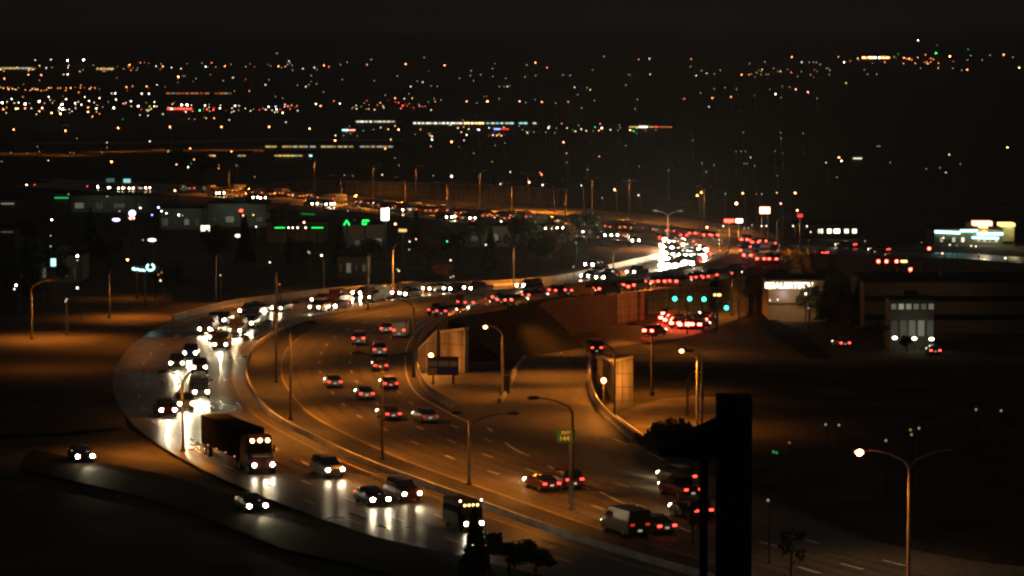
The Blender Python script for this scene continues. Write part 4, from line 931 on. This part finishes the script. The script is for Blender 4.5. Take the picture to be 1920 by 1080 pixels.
# ------------------------------------------------------------------ trees
def tree_meshes(seed, h, r, leafm, n=900, ls=.35, trunk=.2, conifer=False):
    rn = random.Random(seed); b = MB(); b.tube([(0, 0, -.3), (.1, 0, h * .3), (0, .1, h * .6), (.05, 0, h * .85)], [trunk, trunk * .8, trunk * .5, trunk * .15], 0, 8)
    cl_ = []
    if not conifer:
        for i in range(9):
            a = rn.uniform(0, 6.28); z0 = h * rn.uniform(.25, .6); e = Vector((math.cos(a) * r * rn.uniform(.4, .9), math.sin(a) * r * rn.uniform(.4, .9), h * rn.uniform(.45, .9)))
            b.tube([(0, 0, z0), (e.x * .5, e.y * .5, (z0 + e.z) / 2 + .1), e], [trunk * .35, trunk * .22, trunk * .08], 0, 5); cl_.append((e, r * rn.uniform(.25, .5)))
        cl_.append((Vector((0, 0, h * .85)), r * .45))
    l = MB()
    for i in range(n):
        if conifer:
            t = rn.random() ** .7; z = h * (.12 + .88 * (1 - t)); rr = r * t * rn.uniform(.3, 1.05); a = rn.uniform(0, 6.28); p = Vector((math.cos(a) * rr, math.sin(a) * rr, z - rr * .25))
        else:
            c, cr_ = rn.choice(cl_); d = Vector((rn.gauss(0, 1), rn.gauss(0, 1), rn.gauss(0, .8))); d = d.normalized() * cr_ * rn.uniform(.35, 1.1); p = c + d
        m = Matrix.Rotation(rn.uniform(0, 6.28), 3, Vector((rn.gauss(0, 1), rn.gauss(0, 1), rn.gauss(0, 1))).normalized()); s = ls * rn.uniform(.6, 1.3)
        l.face([p + m @ Vector(q) * s for q in ((-.5, -.25, 0), (.1, -.45, .1), (.6, 0, 0), (.1, .4, -.1), (-.5, .2, .05))])
    return b.mesh('trunk', BARK), l.mesh('crown', leafm)
TV = [tree_meshes(1, 8, 3.2, LEAF, 1500, .5), tree_meshes(2, 6.5, 2.8, LEAF, 1300, .45), tree_meshes(3, 10, 2.4, PINE, 1800, .55, conifer=True), tree_meshes(4, 7, 3, LEAFA, 1400, .45), tree_meshes(5, 5, 1.4, LEAF, 260, .3, .09), tree_meshes(6, 3.6, 2.7, LEAF, 2600, .4)]
def tree(u, v, kind, sc, label, cat='tree', gh=0, sx=1.):
    p = hit(u, v, gh); r_ = link('conifer_tree' if kind == 2 else 'leafy_tree', None, loc=(p.x, p.y, g(p.x, p.y)), rz=rnd.uniform(0, 6), label=label, cat=cat); r_.scale = (sc * sx, sc * sx, sc)
    link('trunk', TV[kind][0], r_); link('crown', TV[kind][1], r_)
    return r_
tree(1262, 848, 5, .78, 'round dark bushy tree left of the tower roof', sx=1.15); tree(1308, 862, 5, .6, 'dark bush under the tower roof edge', cat='bush', sx=1.3)
tree(890, 1082, 2, .52, 'dark pointed tree at bottom centre in front of the bus', sx=1.)
tree(918, 1060, 1, .38, 'small tree with headlight lit green leaves at bottom centre')
tree(955, 1085, 1, .42, 'dark bush right of the lit tree at bottom centre', cat='bush', sx=1.5)
tree(1005, 1088, 0, .30, 'low dark bush at the right end of the bottom bushes', cat='bush', sx=2.)
tree(1300, 1030, 4, .75, 'spindly young tree left of the tower post')
tree(1484, 1100, 4, .9, 'spindly young tree standing bottom right of the tower')
tree(90, 575, 0, 1.15, 'big dark tree at left beside the pale awning')
tree(50, 560, 2, .9, 'dark conifer behind the big tree at left edge'); tree(20, 585, 1, 1.1, 'dark leafy tree cut by the left edge')
tree(290, 560, 1, .8, 'dark tree right of the cyan script sign'); tree(325, 556, 0, .6, 'dim brown tree left of the barrier end')
tree(1510, 605, 0, .75, 'dark tree covering the right side of the tan building'); tree(1480, 600, 1, .6, 'shorter dark tree in front of the tan building'); tree(1552, 606, 2, .9, 'dark conifer at the right corner of the tan building'); tree(1580, 612, 0, .95, 'broad dark tree between the tan building and the office')
tree(1610, 618, 2, .85, 'dark conifer at the left end of the long office')
tree(1415, 590, 0, .8, 'dark tree at the left corner of the tan building')
tree(1640, 660, 1, .7, 'dark bush tree left of the office entrance'); tree(1700, 668, 1, .45, 'low dark tree before the glass doors')
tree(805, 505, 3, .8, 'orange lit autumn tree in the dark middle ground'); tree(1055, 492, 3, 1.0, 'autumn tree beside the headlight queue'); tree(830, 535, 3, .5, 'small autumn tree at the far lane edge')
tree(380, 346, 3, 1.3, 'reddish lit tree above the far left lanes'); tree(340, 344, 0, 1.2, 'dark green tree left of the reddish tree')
for i, (u, v, k) in enumerate([(560, 520, 0), (640, 500, 2), (700, 510, 1), (860, 500, 0), (920, 505, 2), (985, 495, 0), (1010, 510, 1), (1100, 480, 0), (780, 470, 2), (900, 470, 1), (540, 470, 0), (460, 500, 2), (400, 520, 0), (200, 520, 1), (170, 460, 2), (60, 470, 0)]):
    tree(u, v, k, rnd.uniform(.7, 1.05), '%s dim tree in the dark middle ground, %s from the left' % (['leafy', 'small leafy', 'pointed'][k], ORD[sorted([560, 640, 700, 860, 920, 985, 1010, 1100, 780, 900, 540, 460, 400, 200, 170, 60]).index(u)]))
q_ = hit(805, 490, 4); point('lamp_or_fill_light', (q_.x, q_.y - 4, q_.z + 3), 350, SOD, .3)  # added light with no fixture, brightens the autumn tree
q_ = hit(385, 340, 4); point('lamp_or_fill_light', (q_.x, q_.y - 5, q_.z + 3), 900, (1, .25, .08), .3)  # added reddish light with no fixture, for the tree above the lanes

# ------------------------------------------------------------------ distant lamps of the city
LM = {}
def lamp_mesh(c, s, r, hh):
    key = (c, s, r, hh)
    if key not in LM:
        b = MB(); b.tube([(0, 0, -.5), (0, 0, hh - .4)], [max(.08, r * .16), max(.05, r * .1)], 1, 5); b.tube([(0, 0, hh - .5), (-max(.5, r), 0, hh)], [max(.04, r * .08)] * 2, 1, 4)
        b.ball((-max(.5, r), 0, hh), r, 0, 6, 4); LM[key] = b.mesh('street_lamp', [glow(c, s), BLACK])
    return LM[key]
STR = {'k': .9, '1': 3.2, '2': 9, '3': 24, '4': 60}
ALL = []
def lights(ox, oy, sc, txt):
    for t in txt.split():
        x, y, c, s = t.split(','); ALL.append((ox + float(x) / sc, oy + float(y) / sc, c, s))
lights(0, 80, 3, """198,97,w,1 286,95,w,1 380,100,w,3 470,97,w,3 387,128,y,1 358,178,y,1 380,178,w,2 160,180,o,2 232,182,o,2 25,202,o,2 222,212,y,k 222,130,y,1 728,125,o,2 736,155,o,1 790,112,o,1 812,112,o,k
905,120,w,k 916,134,o,2 965,140,k,1 1052,118,o,k 1190,113,o,1 1157,135,c,2 1265,132,o,2 1382,135,k,k 1522,131,y,k 1566,133,o,2 1557,60,k,k 1625,105,k,1 1645,155,k,k 1768,140,k,1 1822,128,o,2 1850,136,o,1
1003,192,o,3 1042,188,o,k 1310,197,w,1 1493,237,w,1 1720,247,w,1 1780,232,w,k 695,147,w,k 525,125,k,k 48,262,o,2 143,265,o,1 172,268,o,1 207,265,o,1 262,265,o,1 275,255,o,1 340,255,o,1 372,255,o,1 398,255,o,2
443,280,o,1 455,240,o,1 512,252,o,1 558,262,o,k 712,250,o,2 745,245,o,1 716,268,o,k 825,245,o,2 835,255,o,k 883,238,w,1 928,248,o,k 628,285,w,1 648,285,w,2 797,287,w,2 838,287,w,2 1318,272,w,k 1402,272,o,1
65,317,w,2 12,338,w,3 103,338,w,1 142,345,w,3 275,305,w,2 220,330,w,3 372,318,w,2 350,347,w,3 335,368,w,3 352,374,w,4 290,395,y,2 340,400,y,3 237,367,w,2 423,340,w,2 440,333,w,1 425,368,w,1 500,328,w,2 530,337,w,1
560,312,w,2 542,370,w,2 653,320,w,2 640,367,w,3 693,342,w,1 737,330,w,2 778,357,w,3 795,375,r,1 868,335,w,2 822,338,y,k 842,358,y,1 868,358,y,2 205,402,y,1 18,375,o,2 35,395,y,1 495,390,o,3 520,415,o,2 560,400,o,1
787,407,w,1 832,410,w,1 690,430,g,k 1022,350,w,3 1052,350,w,3 1077,352,w,1 1153,353,w,2 1123,381,g,2 1165,375,r,2 1200,378,r,2 1237,368,w,2 1240,352,w,1 1290,435,k,1 1205,425,o,2 1160,425,y,1 1150,420,y,k 1095,430,k,k 1062,428,k,k
1323,355,w,2 1345,355,w,1 1305,368,w,1 1380,370,y,1 1425,375,k,k 1510,360,w,2 1500,375,o,1 1550,360,b,2 1555,375,w,2 1620,358,r,2 1600,360,w,1 1575,375,r,1 1590,395,y,2 1560,390,y,1 1530,380,w,1 1608,447,w,1 1670,355,o,1 1675,382,k,1
1777,345,w,2 1803,356,o,2 1878,328,o,1 1912,342,w,2 1550,303,k,k 1590,312,k,k 1820,278,k,k 1885,550,o,3 1887,522,w,1 432,538,k,k 602,562,k,1 843,555,k,1 210,585,k,k 602,590,k,k 62,618,k,k 155,620,y,k 220,613,k,k 395,620,y,k 415,620,y,k
573,617,k,k 946,612,y,1 1070,595,o,2 1302,612,o,2 272,662,y,1 627,670,o,3 993,685,p,2 1058,700,w,2 1092,657,o,2 1075,680,g,k 1232,690,y,k 1230,707,o,1 1330,690,k,k 150,800,p,3 195,800,r,1 10,668,k,k 1433,755,k,k 385,853,k,k 603,865,k,k
984,832,p,3 550,808,w,3 620,815,w,2 700,815,p,2 748,823,w,2 825,825,p,1""")
lights(640, 80, 3, """33,110,k,k 168,95,k,k 144,124,p,1 5,207,k,k 185,213,k,k 362,120,o,2 466,84,k,k 490,162,r,k 315,187,k,k 580,127,p,2 427,216,k,k 458,222,w,1 390,247,w,1 505,243,k,k 540,245,k,k 380,287,k,k 247,295,k,k 302,313,p,2
322,338,o,1 345,355,r,2 370,355,r,1 395,365,r,k 335,370,p,1 440,357,p,1 265,325,r,k 410,370,r,k 505,378,w,1 560,323,k,k 490,333,k,k 238,365,w,1 190,375,w,k 85,372,w,1 112,360,y,k 155,350,y,k 140,373,y,k 60,370,k,k 128,340,k,k
743,214,y,k 785,180,k,k 725,185,k,k 730,158,k,k 665,200,k,k 850,145,k,k 865,118,o,k 853,190,k,k 925,200,y,k 915,248,y,k 933,247,y,1 888,246,k,k 945,242,k,k 1033,192,w,k 1043,125,k,k 1092,113,o,2 1157,140,p,1 1093,185,k,k 1247,182,k,k
1288,185,k,k 705,330,p,2 762,340,k,k 803,303,o,k 818,302,o,k 822,330,o,3 888,317,w,k 1003,330,p,2 1037,337,k,k 1090,320,k,k 1128,334,o,2 1205,340,k,k 1276,333,p,1 1352,367,k,k 1423,325,k,k 1312,251,w,1 1330,292,w,k 1382,253,w,k
1400,265,y,1 1478,77,k,k 1413,152,k,k 1673,94,o,1 1733,90,w,1 1738,178,y,1 1620,180,k,k 1600,238,k,k 1665,320,k,k 1652,373,k,k 1918,315,r,k 123,495,c,k 12,523,k,k 90,525,y,k 322,490,p,3 278,545,y,1 675,503,p,1 705,519,c,2 690,549,p,1
766,488,b,2 775,490,w,2 850,520,y,k 875,522,y,1 900,523,y,1 920,565,k,k 865,578,w,k 663,585,p,k 620,558,o,3 510,527,o,2 510,545,c,2 503,583,p,1 247,596,o,2 745,622,w,k 848,670,k,k 300,648,k,k 325,690,k,k 620,752,p,3 67,750,p,k
230,743,k,1 17,745,k,k 517,748,k,k 950,727,w,1 895,795,k,1 1118,732,o,1 1127,742,o,2 1057,785,p,3 1132,800,w,2 1240,455,p,1 1165,480,w,2 1150,503,k,k 1200,507,w,k 1300,490,g,k 1350,487,w,1 1335,465,k,k 1455,457,p,1 1465,480,w,3 1448,495,o,1
1565,463,k,k 1625,492,y,2 1018,490,k,k 1040,500,k,k 1083,503,k,k 1250,560,p,2 1268,622,p,1 1268,674,k,k 1452,640,p,1 1600,580,k,k 1675,695,k,k 1840,718,k,k 1620,774,w,k 1350,803,k,1 1537,827,p,3 1467,873,k,k 1672,858,w,1 1385,715,k,k
305,1020,p,3 707,1080,w,2 595,1118,g,1 685,435,w,k 612,463,w,1 1018,455,w,k 1000,470,w,k 1170,470,w,1 1210,480,w,k""")
lights(1280, 60, 3, """47,152,o,1 45,195,k,k 77,245,w,1 106,216,k,k 135,233,y,1 178,235,k,k 212,215,k,k 332,240,o,2 373,240,o,1 447,211,y,1 462,168,w,k 470,238,y,k 483,238,y,k 512,205,k,k 535,222,y,k 550,221,y,1 590,210,y,k 611,227,o,1 614,141,o,2
646,250,k,k 668,222,k,k 720,240,k,k 670,170,w,1 712,170,w,k 735,170,k,k 753,170,k,k 876,140,o,1 908,171,w,2 985,148,w,1 1190,140,k,k 1212,125,g,k 1245,145,o,2 1260,150,o,1 1275,150,o,2 1290,147,r,k 1323,143,p,1 1366,128,o,1 1372,168,o,1
1360,170,y,k 1397,148,o,1 1425,118,n,2 1430,75,r,k 1323,47,w,2 1503,137,o,3 1522,165,o,k 1605,97,g,k 1620,133,k,k 1602,157,k,k 1686,157,w,k 1728,130,k,k 1806,128,o,2 1858,142,k,k 1600,212,o,2 1570,215,k,k 1437,202,p,1 1338,203,k,k
1520,205,k,k 1893,201,y,2 1022,213,k,k 1040,238,k,k 1091,238,w,k 828,215,k,k 919,287,y,1 560,305,y,k 600,308,y,k 637,323,p,2 490,322,p,k 522,349,w,2 404,357,o,k 553,368,k,k 705,338,p,2 757,373,k,k 239,313,c,k 178,320,k,k 303,320,k,k
272,365,o,2 167,371,o,2 9,375,o,1 148,420,k,1 100,343,k,k 340,565,k,k 678,570,k,k 554,598,k,k 552,565,k,k 57,610,k,k 520,670,k,k 562,681,r,k 300,672,y,k 327,672,y,k 353,672,y,k 382,706,w,1 108,738,k,k 345,740,k,k 362,740,k,k
404,752,k,k 132,787,k,k 532,808,k,k 176,748,k,k 807,735,k,1 879,706,o,3 893,725,w,2 868,817,k,k 1095,643,k,k 1108,643,k,k 1168,735,k,k 1500,690,y,1 1446,764,w,k 1480,790,w,1 1562,743,k,k 1827,649,y,2 1370,770,k,k 82,920,o,3 105,903,o,3
338,907,o,3 302,965,o,4 415,912,o,k 445,912,k,k 530,904,y,1 552,965,p,2 633,906,o,3 645,1003,p,3 240,910,k,k""")
# nearer lamps of the middle ground, given in full picture pixels
lights(0, 0, 1, """62,413,w,3 97,412,w,3 85,472,w,4 145,480,w,4 85,481,c,k 145,488,c,k 30,535,w,3 27,542,w,1 145,540,w,2 123,565,w,k 125,561,w,k 263,390,w,2 285,403,b,2 297,389,b,3 303,396,w,2 312,400,w,2 224,396,w,k 335,403,w,3 342,404,k,k
456,404,p,2 475,403,y,1 461,424,w,1 480,425,w,1 539,411,p,3 570,417,p,3 541,427,w,2 549,427,w,2 558,427,w,2 573,427,w,2 520,416,w,1 741,420,p,3 780,449,p,2 768,453,k,1 767,468,k,k 837,440,k,1 875,441,k,1 925,451,w,2 911,459,k,1
845,488,w,1 748,508,y,1 745,505,k,k 850,518,w,k 845,520,k,k 580,474,w,k 578,472,w,k 603,479,w,2 506,492,w,1 413,516,k,k 524,533,o,k 301,526,w,1 303,511,o,k 297,515,o,k 1080,455,g,k 1075,500,k,k 1230,478,k,k 665,413,k,k
652,395,w,k 672,387,w,k 1410,422,w,k 1403,427,w,k 1395,428,w,k 1428,430,w,1 1437,430,w,1 1513,435,k,1 1520,435,k,1 1487,434,k,1 1622,452,k,k 1728,455,k,k 1781,459,k,1 1794,460,k,k 1821,461,w,1 1830,462,w,1 1769,446,p,2
1545,548,w,2 1511,551,w,2 1518,549,w,k 1636,549,w,2 1670,546,k,k 1678,546,k,k 1516,578,k,k 1640,472,w,k 1660,477,w,k 1835,477,w,k 1885,484,w,2 1767,475,p,2 1356,470,w,1 1830,768,k,k 1877,770,k,k 1573,797,k,k 1548,796,k,k
1450,847,g,k 1456,849,g,k 1707,806,y,k 1709,815,y,k 1723,803,k,k 1480,830,o,k 1661,826,k,k 1440,938,k,k 95,462,k,k 123,464,w,k 133,464,k,k 268,450,k,k 205,460,k,k 95,442,k,k""")
ROWLAMP = [(25, 243), (122, 245), (221, 240), (318, 238), (415, 238), (504, 238), (580, 241)]
for i, (u, v) in enumerate(ROWLAMP):
    p = hit(u, v, 9); link('street_lamp', lamp_mesh('o', 26, round(.55 * p.y / 3200, 2), 9), loc=(p.x + .6, p.y, g(p.x, p.y)), label='orange lamp on a tall pole, %s from the left in the evenly spaced far row' % ORD[i], cat='street lamp', group='evenly spaced lamps of the far road')
    spot('lamp_or_fill_light', (p.x, p.y, p.z), (p.x, p.y + .01, p.z - 9), 9000, SOD, 150, .8, .5)
BANDS = [(0, 112, 'on the skyline'), (112, 132, 'in the top hill row'), (132, 158, 'on the upper hillside'), (158, 182, 'on the middle hillside'), (182, 200, 'in the dense light belt'), (200, 222, 'under the dense light belt'),
         (222, 258, 'by the long shopping buildings'), (258, 300, 'below the shopping buildings'), (300, 345, 'above the far highway'), (345, 395, 'beside the far highway'), (395, 425, 'in the commercial strip'), (425, 470, 'below the commercial strip'), (470, 530, 'in the dark middle ground'), (530, 700, 'near the low street'), (700, 1100, 'on the dark foreground slope')]
CN = {'o': 'orange', 'w': 'white', 'y': 'yellow', 'r': 'red', 'g': 'green', 'b': 'blue', 'c': 'cyan', 'k': 'faint pale', 'p': 'pinkish orange', 'n': 'vivid green'}
r9 = random.Random(21)  # extra lamps scattered at random, added to fill out the city lights
for (ua, ub, va, vb, n_, cs, pr) in ((0, 190, 163, 170, 26, 'oyo', '1k'), (0, 190, 180, 213, 34, 'wwyo', '1k2'), (190, 330, 186, 215, 18, 'wwyr', '1k'), (330, 560, 195, 212, 26, 'wwyor', '1k'), (0, 260, 124, 134, 22, 'oyk', 'k1'),
                                  (180, 640, 118, 132, 22, 'oyk', 'kk1'), (660, 830, 184, 206, 20, 'oryw', 'k1'), (640, 1000, 236, 256, 26, 'wyo', 'k1'), (0, 640, 140, 160, 14, 'okk', 'k'), (1060, 1260, 236, 250, 16, 'wyg', 'k1'), (1400, 1560, 118, 145, 14, 'oyk', 'k'), (1590, 1780, 104, 120, 18, 'oo', 'k1')):
    for _ in range(n_): ALL.append((r9.uniform(ua, ub), r9.uniform(va, vb), r9.choice(cs), r9.choice(pr)))
RK = {'4': 4, '3': 3, '2': 2, '1': 1, 'k': 0}
ALL.sort(key=lambda a: (-RK[a[3]], -a[1]))
NI = 236; REST = ALL[NI:]; ALL = ALL[:NI]
rb = MB(); rm = []; rk = {}
for u, v, c, s in REST:
    hh = 8. if v < 400 else 5.; p = hit(u, v, hh); r = max(.12, .5 * p.y / 3200 * (.8 if s == 'k' else .9))
    st = STR[s] * math.exp(min(p.y, 9000) * 1.5e-4) * (.3 if v > 700 else 1); st = round(st) if st > 3 else round(st, 1)
    if (c, st) not in rk: rk[(c, st)] = len(rm); rm.append(glow(c, st))
    rb.ball(p, r, rk[(c, st)], 5, 4); rb.tube([(p.x + r, p.y, g(p.x, p.y) - .3), (p.x + r, p.y, p.z)], [max(.06, r * .1)] * 2, -1, 4)
rm.append(BLACK); rb.m = [len(rm) - 1 if q == -1 else q for q in rb.m]
link('faint_city_lights', rb.mesh('faint_city_lights', rm), kind='stuff')
cells = {}
for u, v, c, s in ALL:
    bi = next(i for i, bnd in enumerate(BANDS) if bnd[0] <= v < bnd[1]); ci = min(7, int(max(0, u) / 240)); cells.setdefault((bi, ci, c), []).append((u, v, s))
ZONE = ['at the left edge', 'left', 'left of centre', 'just left of centre', 'just right of centre', 'right of centre', 'right', 'at the right edge']
for (bi, ci, c), L in sorted(cells.items()):
    L.sort()
    for i, (u, v, s) in enumerate(L):
        hh = 8. if v < 400 else 5.
        p = hit(u, v, hh); r = .5 * p.y / 3200 * {'k': .8, '1': .9, '2': 1.05, '3': 1.25, '4': 1.6}[s]
        r = max(.13, round(r * 4) / 4 if r > 1 else round(r, 1)); st = STR[s] * math.exp(min(p.y, 9000) * 1.5e-4)
        st = round(st, 0) if st > 3 else round(st, 1)
        name = 'street_lamp'
        o = link(name, lamp_mesh(c, st, r, hh), loc=(p.x + max(.5, r), p.y, g(p.x, p.y)), cat='street lamp', group='%s lamps %s' % (CN[c], BANDS[bi][2]))
        o['label'] = ('%s %s lamp %s, %s' % (ORD[i], CN[c], BANDS[bi][2], ZONE[ci])) if len(L) > 1 else 'the only %s lamp %s, %s' % (CN[c], BANDS[bi][2], ZONE[ci])
        if len(L) > 1: o['label'] = '%s lamp %s, %s such from left, %s' % (CN[c], BANDS[bi][2], ORD[i], ZONE[ci])

# ------------------------------------------------------------------ haze
HZ = 9e-5
b = MB(); b.face([(-6000, -30, -12), (6000, -30, -12), (6000, 20500, -12), (-6000, 20500, -12)]); b.face([(-6000, -30, 260), (-6000, 20500, 260), (6000, 20500, 260), (6000, -30, 260)])
b = MB(); b.grid([[(-6000, -30, z), (6000, -30, z), (6000, 20500, z), (-6000, 20500, z)] for z in (-12, 260)])
hm_ = bpy.data.materials.new('haze'); hm_.use_nodes = True; n = hm_.node_tree; n.nodes.remove(n.nodes['Principled BSDF'])
pv = n.nodes.new('ShaderNodeVolumePrincipled'); pv.inputs['Color'].default_value = (.62, .62, .62, 1); pv.inputs['Density'].default_value = HZ; pv.inputs['Anisotropy'].default_value = .55
n.links.new(pv.outputs[0], n.nodes['Material Output'].inputs['Volume'])
HAZE = True
if HAZE: link('haze', b.mesh('haze', hm_), kind='stuff')
